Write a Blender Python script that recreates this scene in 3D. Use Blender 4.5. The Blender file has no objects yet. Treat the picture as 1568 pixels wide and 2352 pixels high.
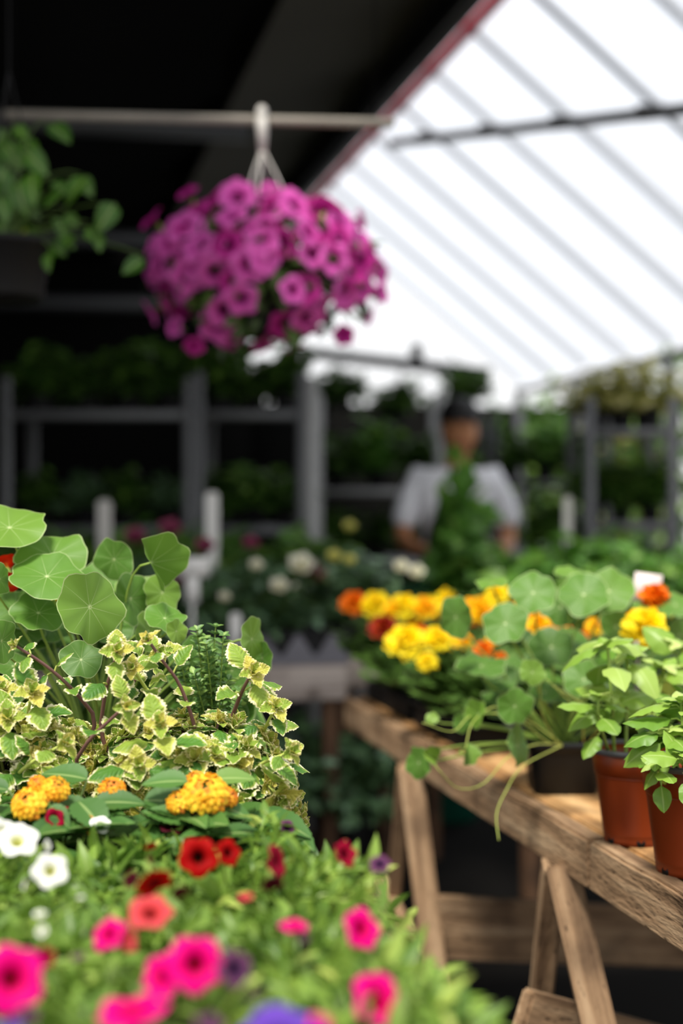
import bpy, bmesh, math, random
import numpy as np
from mathutils import Vector, Matrix
PI = math.pi
C = bpy.context.scene.collection
H, F = 1.24, 3267.0                    # eye height, focal length in pixels of the 1568x2352 frame
ZT = 0.80                              # bench height

def P(px, py, Y): return np.array([(px-784)/F*Y, Y, H-(py-1176)/F*Y])
RV = np.array([.9764, .2158, 0]); DV = np.array([-.2158, .9764, 0])   # across / along the greenhouse
def Q(u, v, z): return u*RV + v*DV + np.array([0, 0, z])
ROT = math.atan2(.2158, .9764)

def lin(c):
    c = c.lstrip('#'); r = []
    for i in (0, 2, 4):
        x = int(c[i:i+2], 16)/255
        r.append(x/12.92 if x <= .04045 else ((x+.055)/1.055)**2.4)
    return (*r, 1)

# ------------------------------------------------------------------ materials
def newmat(name):
    m = bpy.data.materials.new(name); m.use_nodes = True
    nt = m.node_tree; nt.nodes.clear()
    return m, nt, nt.nodes.new('ShaderNodeOutputMaterial')
def N(nt, t, **kw):
    n = nt.nodes.new(t)
    for k, v in kw.items():
        if k in n.inputs: n.inputs[k].default_value = v
        else: setattr(n, k, v)
    return n
def math_(nt, op, a, b=None):
    n = nt.nodes.new('ShaderNodeMath'); n.operation = op
    for i, x in enumerate((a, b)):
        if x is None: continue
        if isinstance(x, (int, float)): n.inputs[i].default_value = x
        else: nt.links.new(x, n.inputs[i])
    return n.outputs[0]
def mixc(nt, f, a, b):
    n = nt.nodes.new('ShaderNodeMix'); n.data_type = 'RGBA'
    for s, x in ((n.inputs[0], f), (n.inputs[6], a), (n.inputs[7], b)):
        if isinstance(x, (int, float, tuple)): s.default_value = x
        else: nt.links.new(x, s)
    return n.outputs[2]
def ramp(nt, f, stops):
    n = nt.nodes.new('ShaderNodeValToRGB')
    e = n.color_ramp.elements
    while len(e) < len(stops): e.new(.5)
    for i, (p, c) in enumerate(stops):
        e[i].position = p; e[i].color = c if isinstance(c, tuple) else lin(c)
    nt.links.new(f, n.inputs[0]); return n.outputs[0]
def attr(nt, name, out='Fac'): return N(nt, 'ShaderNodeAttribute', attribute_name=name).outputs[out]
def finish(nt, out, col, rough=.5, trans=0, spec=.4, bump=None, tcol=None, sheen=0):
    p = N(nt, 'ShaderNodeBsdfPrincipled', Roughness=rough)
    p.inputs['Specular IOR Level'].default_value = spec
    if isinstance(col, tuple): p.inputs['Base Color'].default_value = col
    else: nt.links.new(col, p.inputs['Base Color'])
    if bump is not None: nt.links.new(bump, p.inputs['Normal'])
    if trans:
        t = N(nt, 'ShaderNodeBsdfTranslucent')
        c = tcol if tcol is not None else col
        if isinstance(c, tuple): t.inputs['Color'].default_value = c
        else: nt.links.new(c, t.inputs['Color'])
        mx = N(nt, 'ShaderNodeMixShader'); mx.inputs[0].default_value = trans
        nt.links.new(p.outputs[0], mx.inputs[1]); nt.links.new(t.outputs[0], mx.inputs[2])
        nt.links.new(mx.outputs[0], out.inputs[0])
    else: nt.links.new(p.outputs[0], out.inputs[0])
def bumpn(nt, h, s=.3, d=.01):
    b = N(nt, 'ShaderNodeBump', Strength=s, Distance=d); nt.links.new(h, b.inputs['Height']); return b.outputs[0]
def noise(nt, scale, detail=3, vec=None):
    n = N(nt, 'ShaderNodeTexNoise', Scale=scale, Detail=detail)
    if vec is not None: nt.links.new(vec, n.inputs['Vector'])
    return n.outputs[0]
def plain(name, c, rough=.5, spec=.4, var=.0, scale=20, metal=0):
    m, nt, out = newmat(name); col = lin(c)
    if var:
        tc = N(nt, 'ShaderNodeTexCoord').outputs['Object']
        d = tuple(x*(1-var) for x in col[:3])+(1,); l = tuple(min(1, x*(1+var)) for x in col[:3])+(1,)
        col = mixc(nt, noise(nt, scale, 4, tc), d, l)
    finish(nt, out, col, rough, 0, spec)
    return m
def leafm(name, c1, c2, c3=None, rough=.42, trans=.3, spec=.45, rib=.35):
    """leaf: colour between c1 and c2 by leaf, c3 for the youngest; a paler midrib"""
    m, nt, out = newmat(name)
    r = attr(nt, 'rnd')
    col = ramp(nt, r, [(0, c1), (.7, c2), (1, c3 or c2)])
    sx = N(nt, 'ShaderNodeSeparateXYZ'); nt.links.new(attr(nt, 'luv', 'Vector'), sx.inputs[0])
    d = math_(nt, 'ABSOLUTE', math_(nt, 'SUBTRACT', sx.outputs[0], .5))
    f = math_(nt, 'MULTIPLY', math_(nt, 'LESS_THAN', d, .045), rib)
    col = mixc(nt, f, col, lin('c3d68a'))
    finish(nt, out, col, rough, trans, spec)
    return m
M = {}
M['petleaf'] = leafm('calibrachoa_leaf', '3e6a24', '8cac44', 'c4d06a', .42, .38)
M['petdark'] = leafm('basket_leaf', '2c4418', '4a6b26', None, .5, .2)
M['lantleaf'] = leafm('lantana_leaf', '3c6428', '56803a', '7c9c48', .45, .25)
M['basil'] = leafm('basil_leaf', '5e8c2c', '92b448', 'ccdc84', .42, .3, .4)
M['mari'] = leafm('marigold_leaf', '3f6428', '648a3a', None, .45, .3)
M['thyme'] = leafm('thyme_leaf', '47703a', '6a9048', '96b45c', .45, .25)
M['bgA'] = leafm('dark_leaf', '223e12', '40661e', '64882e', .45, .25)
M['bgB'] = leafm('mid_leaf', '325820', '527e28', '84a444', .42, .3)
M['bgT'] = leafm('seedling_leaf', '42702a', '649838', '96ba56', .42, .3)
M['bgC'] = leafm('blue_green_leaf', '3c5c3c', '587a50', '78987a', .45, .2)
M['bgY'] = leafm('yellow_leaf', '9a9c50', 'b8b468', 'd4cc98', .5, .3)
M['vine'] = leafm('vine_leaf', '2e5614', '4c781e', 'b0b840', .42, .3)
M['stem'] = plain('green_stem', '8aa548', .5)
M['stemY'] = plain('lime_stem', 'b4c060', .5)
M['stemP'] = plain('purple_stem', '6e4c48', .55, var=.2)
M['stemD'] = plain('dark_stem', '4c6428', .5)
# nasturtium leaf: round, pale veins from a pale spot
def nastm():
    m, nt, out = newmat('nasturtium_leaf')
    sx = N(nt, 'ShaderNodeSeparateXYZ'); nt.links.new(attr(nt, 'luv', 'Vector'), sx.inputs[0])
    x, y = sx.outputs[0], sx.outputs[1]
    r = math_(nt, 'SQRT', math_(nt, 'ADD', math_(nt, 'MULTIPLY', x, x), math_(nt, 'MULTIPLY', y, y)))
    th = math_(nt, 'ARCTAN2', y, x)
    s = math_(nt, 'ABSOLUTE', math_(nt, 'SINE', math_(nt, 'MULTIPLY', th, 4.5)))
    w = math_(nt, 'MULTIPLY', s, r)
    vein = math_(nt, 'SUBTRACT', 1, math_(nt, 'MINIMUM', math_(nt, 'MULTIPLY', w, 22), 1))
    fade = math_(nt, 'SUBTRACT', 1, math_(nt, 'MULTIPLY', r, .9))
    vein = math_(nt, 'MULTIPLY', math_(nt, 'MULTIPLY', vein, fade), .6)
    spot = math_(nt, 'SUBTRACT', 1, math_(nt, 'MINIMUM', math_(nt, 'MULTIPLY', r, 12), 1))
    rim = math_(nt, 'MULTIPLY', math_(nt, 'GREATER_THAN', r, .97), .4)
    col = ramp(nt, attr(nt, 'rnd'), [(0, '355e1a'), (.6, '5c8a2c'), (1, '8aaa3c')])
    nz = noise(nt, 3.5, 3, attr(nt, 'luv', 'Vector'))
    col = mixc(nt, math_(nt, 'MULTIPLY', nz, .35), col, lin('7a9c4e'))
    f = math_(nt, 'MAXIMUM', math_(nt, 'MAXIMUM', vein, spot), rim)
    col = mixc(nt, f, col, lin('dbe6ac'))
    finish(nt, out, col, .5, .3, .35)
    return m
M['nast'] = nastm()
# variegated leaf: green heart, ragged cream margin
def varm():
    m, nt, out = newmat('variegated_leaf')
    sx = N(nt, 'ShaderNodeSeparateXYZ'); nt.links.new(attr(nt, 'luv', 'Vector'), sx.inputs[0])
    x, y = sx.outputs[0], sx.outputs[1]; rnd = attr(nt, 'rnd')
    t = math_(nt, 'MULTIPLY', math_(nt, 'ABSOLUTE', math_(nt, 'SUBTRACT', x, .5)), 2)
    tip = math_(nt, 'MULTIPLY', math_(nt, 'MAXIMUM', math_(nt, 'SUBTRACT', y, .66), 0), 1.9)
    e = math_(nt, 'MAXIMUM', t, math_(nt, 'ADD', tip, math_(nt, 'MULTIPLY', t, .45)))
    tc = N(nt, 'ShaderNodeTexCoord').outputs['Object']
    n1 = math_(nt, 'MULTIPLY', math_(nt, 'SUBTRACT', noise(nt, 130, 3, tc), .5), 1.0)
    marg = math_(nt, 'ADD', e, n1)
    f1 = ramp(nt, marg, [(.80, (0, 0, 0, 1)), (.85, (1, 1, 1, 1))])
    f2 = ramp(nt, marg, [(.52, (0, 0, 0, 1)), (.80, (1, 1, 1, 1))])
    green = ramp(nt, rnd, [(0, '3c6a2c'), (.5, '56862e'), (.8, '94ac40'), (1, 'd2c45a')])
    lime = ramp(nt, rnd, [(0, '86a444'), (.7, 'aebc54'), (1, 'dcd070')])
    col = mixc(nt, f2, green, lime)
    cream = ramp(nt, rnd, [(0, 'f4eed4'), (.75, 'f2eab8'), (1, 'ecdc90')])
    col = mixc(nt, f1, col, cream)
    dv = math_(nt, 'ABSOLUTE', math_(nt, 'SINE', math_(nt, 'MULTIPLY', math_(nt, 'SUBTRACT', y, math_(nt, 'MULTIPLY', t, .22)), 22)))
    hgt = math_(nt, 'MULTIPLY', math_(nt, 'MINIMUM', dv, math_(nt, 'MULTIPLY', t, 4)), .6)
    b = bumpn(nt, math_(nt, 'ADD', hgt, math_(nt, 'MULTIPLY', noise(nt, 420, 2, tc), .5)), .55, .002)
    finish(nt, out, col, .5, .25, .35, bump=b)
    return m
M['var'] = varm()
def petalm(name, centre, mid, edge, trans=.3, rough=.55, stops=(.18, .45, .8)):
    """petals coloured from the throat outwards (luv.x = distance from the flower's axis)"""
    m, nt, out = newmat(name)
    sx = N(nt, 'ShaderNodeSeparateXYZ'); nt.links.new(attr(nt, 'luv', 'Vector'), sx.inputs[0])
    col = ramp(nt, sx.outputs[0], [(stops[0], centre), (stops[1], mid), (stops[2], edge)])
    finish(nt, out, col, rough, trans, .08)
    return m
M['f_pink'] = petalm('pink_petal', '980018', 'e2006c', 'ea0684')
M['f_red'] = petalm('red_petal', '200204', '960406', 'a80806')
M['f_crim'] = petalm('crimson_petal', '3a0410', '8a0626', '98082e')
M['f_maroon'] = petalm('maroon_petal', '1c0408', '400812', '501020')
M['f_white'] = petalm('white_petal', 'd8d870', 'f4f2ec', 'f8f6f2')
M['f_coral'] = petalm('coral_petal', '90201c', 'cc3c40', 'dc5058')
M['f_mag'] = petalm('magenta_trumpet_petal', 'c02818', 'f0107c', 'f41088')
M['f_purp'] = petalm('purple_petal', '281040', '5a34a0', '6c48b4')
M['f_plum'] = petalm('plum_petal', '200c28', '48284c', '704060')
M['f_orchid'] = petalm('orchid_petal', '5a0838', 'd44cac', 'e86cc4', .35)
M['f_orchid2'] = petalm('deep_orchid_petal', '5a0838', 'b82488', 'c83c98', .35)
M['f_rose'] = petalm('cream_rose_petal', 'e8e090', 'f2eed0', 'f6f4e2', .3, stops=(.1, .4, .8))
M['f_roseY'] = petalm('yellow_rose_petal', 'd0cc40', 'e0dc70', 'e6e28c', .3, stops=(.1, .4, .8))
M['f_rosep'] = petalm('dusky_pink_petal', '602038', '90405c', 'a0506c', .3)
def ranm(name, stops, trans=.3):
    m, nt, out = newmat(name); finish(nt, out, ramp(nt, attr(nt, 'rnd'), stops), .55, trans, .25); return m
M['mY'] = ranm('yellow_marigold_petal', [(0, 'fcd000'), (.3, 'ffe400'), (1, 'fff034')])
M['mYO'] = ranm('yellow_orange_marigold_petal', [(0, 'fc9000'), (.35, 'ffc800'), (1, 'ffe828')])
M['mO'] = ranm('orange_marigold_petal', [(0, 'e06000'), (1, 'fa8c04')])
M['mR'] = ranm('russet_marigold_petal', [(0, '7a1206'), (.7, 'a42408'), (1, 'd05010')])
M['lant'] = ranm('lantana_floret', [(0, 'fab024'), (.35, 'ffd43c'), (.7, 'ffcc34'), (.85, 'fca82c'), (1, 'f48440')])
M['lantO'] = ranm('lantana_orange_floret', [(0, 'fcbc34'), (.5, 'fcb02c'), (1, 'f48840')])
# wood
def woodm(name, c1, c2, c3, rough=.75):
    m, nt, out = newmat(name)
    tc = N(nt, 'ShaderNodeTexCoord').outputs['Object']
    oi = N(nt, 'ShaderNodeObjectInfo').outputs['Random']
    mp = N(nt, 'ShaderNodeMapping'); mp.inputs['Scale'].default_value = (1.6, 22, 22)
    nt.links.new(tc, mp.inputs[0])
    off = N(nt, 'ShaderNodeCombineXYZ'); nt.links.new(math_(nt, 'MULTIPLY', oi, 40), off.inputs[0])
    nt.links.new(off.outputs[0], mp.inputs['Location'])
    g = noise(nt, 2.2, 6, mp.outputs[0])
    col = ramp(nt, g, [(.3, c1), (.52, c2), (.72, c3)])
    st = noise(nt, 9, 4, tc)
    col = mixc(nt, ramp(nt, st, [(.52, (0, 0, 0, 1)), (.72, (.7, .7, .7, 1))]), col, lin('3a2a1e'))
    mp2 = N(nt, 'ShaderNodeMapping'); mp2.inputs['Scale'].default_value = (14, 60, 60); nt.links.new(tc, mp2.inputs[0])
    pits = noise(nt, 3, 2, mp2.outputs[0])
    col = mixc(nt, ramp(nt, pits, [(.66, (0, 0, 0, 1)), (.74, (.8, .8, .8, 1))]), col, lin('2a1c12'))
    finish(nt, out, col, rough, 0, .25, bump=bumpn(nt, math_(nt, 'SUBTRACT', g, math_(nt, 'MULTIPLY', pits, .6)), .6, .006))
    return m
M['wood'] = woodm('weathered_wood', '6a523c', '9a7c5e', 'b89c7c')
M['woodtop'] = woodm('tan_wood', '8c6640', 'ba8e5c', 'd2aa78')
M['woodgrey'] = woodm('grey_wood', '8a7d74', 'aa9d94', 'bdb0a6')
M['wooddark'] = woodm('dark_wood', '3c2a1c', '543c2a', '6a4e38')
M['terra'] = plain('terracotta_plastic', '86340e', .42, .45, .12, 14)
M['blackp'] = plain('black_plastic', '0e0f10', .45, .3)
M['black'] = plain('matt_black_plastic', '0b0b0c', .6, .3)
M['greyp'] = plain('grey_plastic', '6c6a70', .5, .4, .15, 12)
M['soil'] = plain('potting_soil', '1e1610', .95, .1, .4, 60)
M['white'] = plain('white_plastic', 'e4e2de', .5, .4)
M['white2'] = plain('hook_plastic', 'c4c0ba', .45)
M['steel'] = plain('galvanised_steel', '626364', .5, .4, .15, 10)
M['steel2'] = plain('pale_steel', '9c9c9a', .5, .5, .15, 10)
M['dsteel'] = plain('dark_steel', '3a3b3c', .5, .4)
M['pipe'] = plain('dusty_pipe', '8a847a', .6, .3, .2, 14)
M['rafter'] = plain('grey_hoop_pipe', '7c828c', .5, .4)
M['redhem'] = plain('red_hem', 'd8143c', .6)
M['tarp'] = plain('dark_tarp', '47443a', .85, .1, .3, 1.5)
M['mesh'] = plain('black_shade_cloth', '0d0d0c', .95, .05)
M['floor'] = plain('dark_wet_ground', '0e0c0a', .9, .1, .4, 4)
M['shirt'] = plain('white_cotton', 'eeeef2', .8, .1)
M['skin'] = plain('skin', 'b07850', .55)
M['hair'] = plain('black_hair', '0a0807', .6)
M['trouser'] = plain('black_cloth', '0e0e10', .9, .1)
M['teal'] = plain('teal_cloth', '083c2e', .85, .1)
M['beam'] = plain('black_beam', '0c0d0d', .7, .2)
M['pinkwhite'] = plain('faded_card', 'ddd0cc', .6)
M['print'] = plain('faded_print', 'b09094', .6)
M['nastF'] = petalm('red_nasturtium_petal', 'f0b010', 'd83008', 'c02006', stops=(.1, .35, .8))
M['nastY'] = petalm('yellow_nasturtium_petal', 'd06000', 'f0c010', 'f4cc18', stops=(.05, .2, .6))
def filmm():
    m, nt, out = newmat('greenhouse_film')
    tr = N(nt, 'ShaderNodeBsdfTransparent', Color=(.88, .91, .97, 1))
    tl = N(nt, 'ShaderNodeBsdfTranslucent', Color=(.86, .89, .95, 1))
    df = N(nt, 'ShaderNodeBsdfDiffuse', Color=(.8, .83, .88, 1))
    a = N(nt, 'ShaderNodeMixShader'); a.inputs[0].default_value = .62
    b = N(nt, 'ShaderNodeMixShader'); b.inputs[0].default_value = .25
    nt.links.new(tl.outputs[0], b.inputs[1]); nt.links.new(df.outputs[0], b.inputs[2])
    nt.links.new(tr.outputs[0], a.inputs[1]); nt.links.new(b.outputs[0], a.inputs[2])
    nt.links.new(a.outputs[0], out.inputs[0])
    return m
M['film'] = filmm()

# ------------------------------------------------------------------ mesh buffer
class MB:
    def __init__(s): s.v = []; s.q = []; s.t = []; s.uv = []; s.r = []; s.n = 0; s.mq = []; s.mt = []
    def add(s, V, Qf=None, Tf=None, UV=None, rnd=.5, mi=0):
        V = np.asarray(V, float); k = len(V)
        s.v.append(V); s.uv.append(np.zeros((k, 2))+.25 if UV is None else UV); s.r.append(np.full(k, rnd))
        if Qf is not None and len(Qf): s.q.append(np.asarray(Qf)+s.n); s.mq.append(np.full(len(Qf), mi))
        if Tf is not None and len(Tf): s.t.append(np.asarray(Tf)+s.n); s.mt.append(np.full(len(Tf), mi))
        s.n += k
    def mesh(s, name, mats, smooth=True):
        V = np.concatenate(s.v).astype(np.float32)
        Qf = np.concatenate(s.q) if s.q else np.zeros((0, 4), int)
        Tf = np.concatenate(s.t) if s.t else np.zeros((0, 3), int)
        me = bpy.data.meshes.new(name)
        me.vertices.add(len(V)); me.vertices.foreach_set('co', V.ravel())
        loops = np.concatenate([Qf.ravel(), Tf.ravel()]).astype(np.int32)
        me.loops.add(len(loops)); me.loops.foreach_set('vertex_index', loops)
        nq, nt_ = len(Qf), len(Tf)
        me.polygons.add(nq+nt_)
        st = np.concatenate([np.arange(nq)*4, nq*4+np.arange(nt_)*3]).astype(np.int32)
        me.polygons.foreach_set('loop_start', st)
        me.polygons.foreach_set('use_smooth', np.full(nq+nt_, smooth))
        mi = np.concatenate(s.mq+s.mt).astype(np.int32)
        me.update(calc_edges=True)
        me.polygons.foreach_set('material_index', mi)
        a = me.attributes.new('luv', 'FLOAT_VECTOR', 'POINT')
        uv = np.concatenate(s.uv); a.data.foreach_set('vector', np.hstack([uv, np.zeros((len(uv), 1))]).astype(np.float32).ravel())
        a = me.attributes.new('rnd', 'FLOAT', 'POINT'); a.data.foreach_set('value', np.concatenate(s.r).astype(np.float32))
        for m in (mats if isinstance(mats, (list, tuple)) else [mats]): me.materials.append(m)
        me.validate()
        return me
    def build(s, name, mats, parent=None, smooth=True):
        o = bpy.data.objects.new(name, s.mesh(name, mats, smooth)); C.objects.link(o)
        if parent is not None: o.parent = parent
        return o
def nrm(a): return a/(np.linalg.norm(a)+1e-12)
def frame(axis, nor):
    y = nrm(np.asarray(axis, float)); x = np.cross(y, nor)
    if np.linalg.norm(x) < 1e-4: x = np.cross(y, (1, .3, .1))
    x = nrm(x); return np.stack([x, y, np.cross(x, y)], 1)
def tube(mb, pts, r, seg=6, rnd=.5, mi=0, cap=True):
    pts = np.asarray(pts, float); n = len(pts)
    r = np.full(n, r) if np.isscalar(r) else np.interp(np.linspace(0, 1, n), np.linspace(0, 1, len(r)), r)
    tg = np.gradient(pts, axis=0); x = None; V = []
    th = np.arange(seg)*2*PI/seg
    for i in range(n):
        t = nrm(tg[i])
        if x is None:
            x = np.cross(t, (0, 0, 1)); x = np.cross(t, (1, 0, 0)) if np.linalg.norm(x) < .2 else x
        x = nrm(x-t*np.dot(x, t)); y = np.cross(t, x)
        V.append(pts[i]+r[i]*(np.cos(th)[:, None]*x+np.sin(th)[:, None]*y))
    V = np.concatenate(V)
    Qf = [(i*seg+j, i*seg+(j+1) % seg, (i+1)*seg+(j+1) % seg, (i+1)*seg+j) for i in range(n-1) for j in range(seg)]
    Tf = []
    if cap:
        V = np.vstack([V, pts[0], pts[-1]]); a, b = n*seg, n*seg+1
        for j in range(seg):
            Tf += [(a, (j+1) % seg, j), (b, (n-1)*seg+j, (n-1)*seg+(j+1) % seg)]
    mb.add(V, Qf, Tf, None, rnd, mi)
def bez(a, b, c, n=7, d=None):
    t = np.linspace(0, 1, n)[:, None]; a, b, c = map(np.asarray, (a, b, c))
    if d is None: return (1-t)**2*a+2*t*(1-t)*b+t*t*c
    d = np.asarray(d); return (1-t)**3*a+3*t*(1-t)**2*b+3*t*t*(1-t)*c+t**3*d
def spline(pts, n=14):
    pts = np.asarray(pts, float); p = np.vstack([2*pts[0]-pts[1], pts, 2*pts[-1]-pts[-2]]); out = []
    k = len(pts)-1
    for s in np.linspace(0, k, n):
        i = min(int(s), k-1); t = s-i; a, b, c, d = p[i:i+4]
        out.append(.5*((2*b)+(c-a)*t+(2*a-5*b+4*c-d)*t*t+(3*b-a-3*c+d)*t**3))
    return np.array(out)
def lathe(mb, prof, seg=40, cen=(0, 0, 0), sx=1, sy=1, mi=0, sq=0):
    th = np.arange(seg)*2*PI/seg; c, s_ = np.cos(th), np.sin(th)
    if sq:
        k = (np.abs(c)**sq+np.abs(s_)**sq)**(-1/sq); c, s_ = c*k, s_*k
    V = np.concatenate([np.stack([r*c*sx, r*s_*sy, np.full(seg, z)], 1) for r, z in prof])+np.asarray(cen)
    Qf = [(i*seg+j, i*seg+(j+1) % seg, (i+1)*seg+(j+1) % seg, (i+1)*seg+j) for i in range(len(prof)-1) for j in range(seg)]
    mb.add(V, Qf, None, None, .5, mi)
def boxv(mb, lo, hi, mi=0, b=.0):
    x0, y0, z0 = lo; x1, y1, z1 = hi
    bm = bmesh.new(); bmesh.ops.create_cube(bm, size=1)
    for v in bm.verts: v.co = Vector(((x0+x1)/2+v.co.x*(x1-x0), (y0+y1)/2+v.co.y*(y1-y0), (z0+z1)/2+v.co.z*(z1-z0)))
    if b: bmesh.ops.bevel(bm, geom=bm.edges[:], offset=b, segments=2, affect='EDGES')
    bm.verts.index_update(); V = [v.co[:] for v in bm.verts]
    qs = [[v.index for v in f.verts] for f in bm.faces]; bm.free()
    mb.add(np.array(V), [q for q in qs if len(q) == 4], [q for q in qs if len(q) == 3], None, .5, mi)

# ------------------------------------------------------------------ objects
ROOTS = {}
def root(name, label, cat, loc=(0, 0, 0), group=None, rz=0):
    o = bpy.data.objects.new(name, None); o.empty_display_size = .05; C.objects.link(o)
    o.location = loc; o.rotation_euler = (0, 0, rz); o['label'] = label; o['category'] = cat
    if group: o['group'] = group
    return o
def tag(o, label, cat, group=None):
    o['label'] = label; o['category'] = cat
    if group: o['group'] = group
    return o
def structure(o): o['kind'] = 'structure'; return o
def dup(o, parent=None):
    c = o.copy(); C.objects.link(c)
    if parent is not None: c.parent = parent
    for ch in list(o.children): dup(ch, c)
    return c
def board(name, p0, p1, w, t, up, mat, parent=None, base=(0, 0, 0), bev=.004, rough=.0):
    """plank from p0 to p1: w along 'side', t along up; grain runs along the local x"""
    p0, p1 = np.asarray(p0, float), np.asarray(p1, float); L = np.linalg.norm(p1-p0)
    x = nrm(p1-p0); z = np.asarray(up, float); z = nrm(z-x*np.dot(z, x)); y = np.cross(z, x)
    bm = bmesh.new(); bmesh.ops.create_cube(bm, size=1)
    bmesh.ops.scale(bm, vec=(L, w, t), verts=bm.verts)
    if rough:
        ed = [e for e in bm.edges if abs((e.verts[0].co-e.verts[1].co).x) > L*.5]
        bmesh.ops.subdivide_edges(bm, edges=ed, cuts=int(L/.05), use_grid_fill=True)
        rr = random.Random(int(L*1e4))
        for v in bm.verts: v.co += Vector((0, rr.uniform(-1, 1), rr.uniform(-1, 1)))*rough
    if bev: bmesh.ops.bevel(bm, geom=[e for e in bm.edges if len(e.link_faces) == 2 and e.calc_face_angle(0) > .8], offset=bev, segments=2, affect='EDGES')
    me = bpy.data.meshes.new(name); bm.to_mesh(me); bm.free(); me.materials.append(mat)
    o = bpy.data.objects.new(name, me); C.objects.link(o)
    W = Matrix(((x[0], y[0], z[0], 0), (x[1], y[1], z[1], 0), (x[2], y[2], z[2], 0), (0, 0, 0, 1)))
    W.translation = Vector((p0+p1)/2-np.asarray(base))
    if parent is not None: o.parent = parent
    o.matrix_basis = W
    return o

# ------------------------------------------------------------------ leaves and flowers
def ovate(s): return np.sin(PI*np.clip(s, 0, 1)**.72)**.8+.01
def lance(s): return np.sin(PI*np.clip(s, 0, 1)**.85)**1.1+.015
def spoon(s): return np.sin(PI*np.clip(s, 0, 1)**1.25)**.9+.03
def leaf(ns, nt_, prof, W, curl=.2, cup=.3, teeth=0, amp=.0, ruff=0, ph=0):
    s = np.linspace(0, 1, ns+1); t = np.linspace(-1, 1, nt_+1)
    w = prof(s)*W
    S, T = np.meshgrid(s, t, indexing='ij')
    ed = 1+(amp*(np.abs(np.sin(PI*teeth*s))-.5)[:, None]*(np.abs(T) > .9) if teeth else 0)
    X = T*w[:, None]*ed
    Yv = S-curl*.15*S*S+(.03*np.abs(T)*np.abs(np.sin(PI*teeth*s))[:, None]*0)
    Z = -curl*S*S+cup*np.abs(T)**1.5*w[:, None]+ruff*np.sin(S*17+ph+T*2)*np.abs(T)*w[:, None]
    V = np.stack([X, Yv, Z], -1).reshape(-1, 3)
    UV = np.stack([T*.5+.5, S], -1).reshape(-1, 2); m = nt_+1
    Qf = [(i*m+j, i*m+j+1, (i+1)*m+j+1, (i+1)*m+j) for i in range(ns) for j in range(nt_)]
    return V, np.array(Qf), UV
def put(mb, tp, pos, axis, nor, L, rnd, mi=0):
    V, Qf, UV = tp; R = frame(axis, nor)
    mb.add((V*L)@R.T+np.asarray(pos), Qf, None, UV, rnd, mi)
def disc(seed, K=40, fold=0):
    g = np.random.default_rng(seed); ph = g.uniform(0, 6.28, 4)
    rs = np.array([.04, .14, .3, .5, .7, .86, .96, 1.0]); th = np.arange(K)*2*PI/K
    V = []; UV = []
    rim = 1+.06*np.sin(5*th+ph[0])+.035*np.sin(8*th+ph[1])+.06*np.sin(2*th+ph[2])
    for r in rs:
        rr = r*(1+(rim-1)*r*r); x, y = rr*np.cos(th), rr*np.sin(th)
        z = .10*r-.06*r**3+.10*r*r*np.sin(3*th+ph[3])+.03*r**2*np.sin(9*th)+fold*np.abs(x)
        V.append(np.stack([x, y, z], 1)); UV.append(np.stack([r*np.cos(th), r*np.sin(th)], 1))
    V.append(np.array([[0, 0, 0]])); UV.append(np.array([[0, 0]]))
    V = np.concatenate(V); UV = np.concatenate(UV); c = len(V)-1
    Qf = [(i*K+j, i*K+(j+1) % K, (i+1)*K+(j+1) % K, (i+1)*K+j) for i in range(len(rs)-1) for j in range(K)]
    Tf = [(c, j, (j+1) % K) for j in range(K)]
    # make order consistent: faces look along +z
    return V, np.array(Qf)[:, ::-1], np.array(Tf), UV
DISCS = [disc(i) for i in range(6)]+[disc(9, 40, .55), disc(10, 40, 1.1)]
def put_disc(mb, k, pos, nor, roll, rx, ry, rnd):
    V, Qf, Tf, UV = DISCS[k]; n = nrm(np.asarray(nor, float))
    up = np.array([math.sin(roll), 0, math.cos(roll)]); y = nrm(up-n*np.dot(up, n)); x = np.cross(y, n)
    R = np.stack([x, y, n], 1)
    mb.add((V*np.array([rx, ry, (rx+ry)/2]))@R.T+np.asarray(pos), Qf, Tf, UV, rnd)
def trumpet(seed, lobes=5, open_=1.0, K=45):
    g = np.random.default_rng(seed); ph = g.uniform(0, 6.28)
    prof = [(.10, -1.15), (.13, -.8), (.2, -.45), (.3, -.2), (.42, -.07), (.62, .0), (.82, .02), (.95, -.01), (1, -.05)]
    th = np.arange(K)*2*PI/K; V = []; UV = []
    for r, z in prof:
        f = max(0, (r-.35)/.65); rim = 1+f*(.07*np.cos(lobes*th)-.05*np.abs(np.cos(lobes*th/2+PI/2))**14+.025*np.sin(2*th+ph)); rr = r*rim*(open_ if r > .4 else 1)
        zz = z+f*f*(.07*np.sin(lobes*th+ph)+.06*np.sin(2*th+ph*2))+(1-open_)*f*.6
        V.append(np.stack([rr*np.cos(th), rr*np.sin(th), zz], 1)); UV.append(np.stack([np.full(K, r), th/6.283], 1))
    V = np.concatenate(V); UV = np.concatenate(UV)
    Qf = [(i*K+j, i*K+(j+1) % K, (i+1)*K+(j+1) % K, (i+1)*K+j) for i in range(len(prof)-1) for j in range(K)]
    mb = MB(); mb.add(V, Qf, None, UV, .5); return mb
def calyx():
    mb = MB(); lathe(mb, [(.001, -1.4), (.08, -1.38), (.14, -1.2), (.15, -1.0), (.12, -.9)], 10)
    tp = leaf(3, 2, lance, .22, -.1, .2)
    for k in range(5):
        a = k*2*PI/5; d = np.array([math.cos(a)*.35, math.sin(a)*.35, 1]); put(mb, tp, d*np.array([.35, .35, 0])+np.array([0, 0, -1.0]), d, (math.cos(a), math.sin(a), -.2), .5, .4)
    return mb
TR = {}
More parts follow.
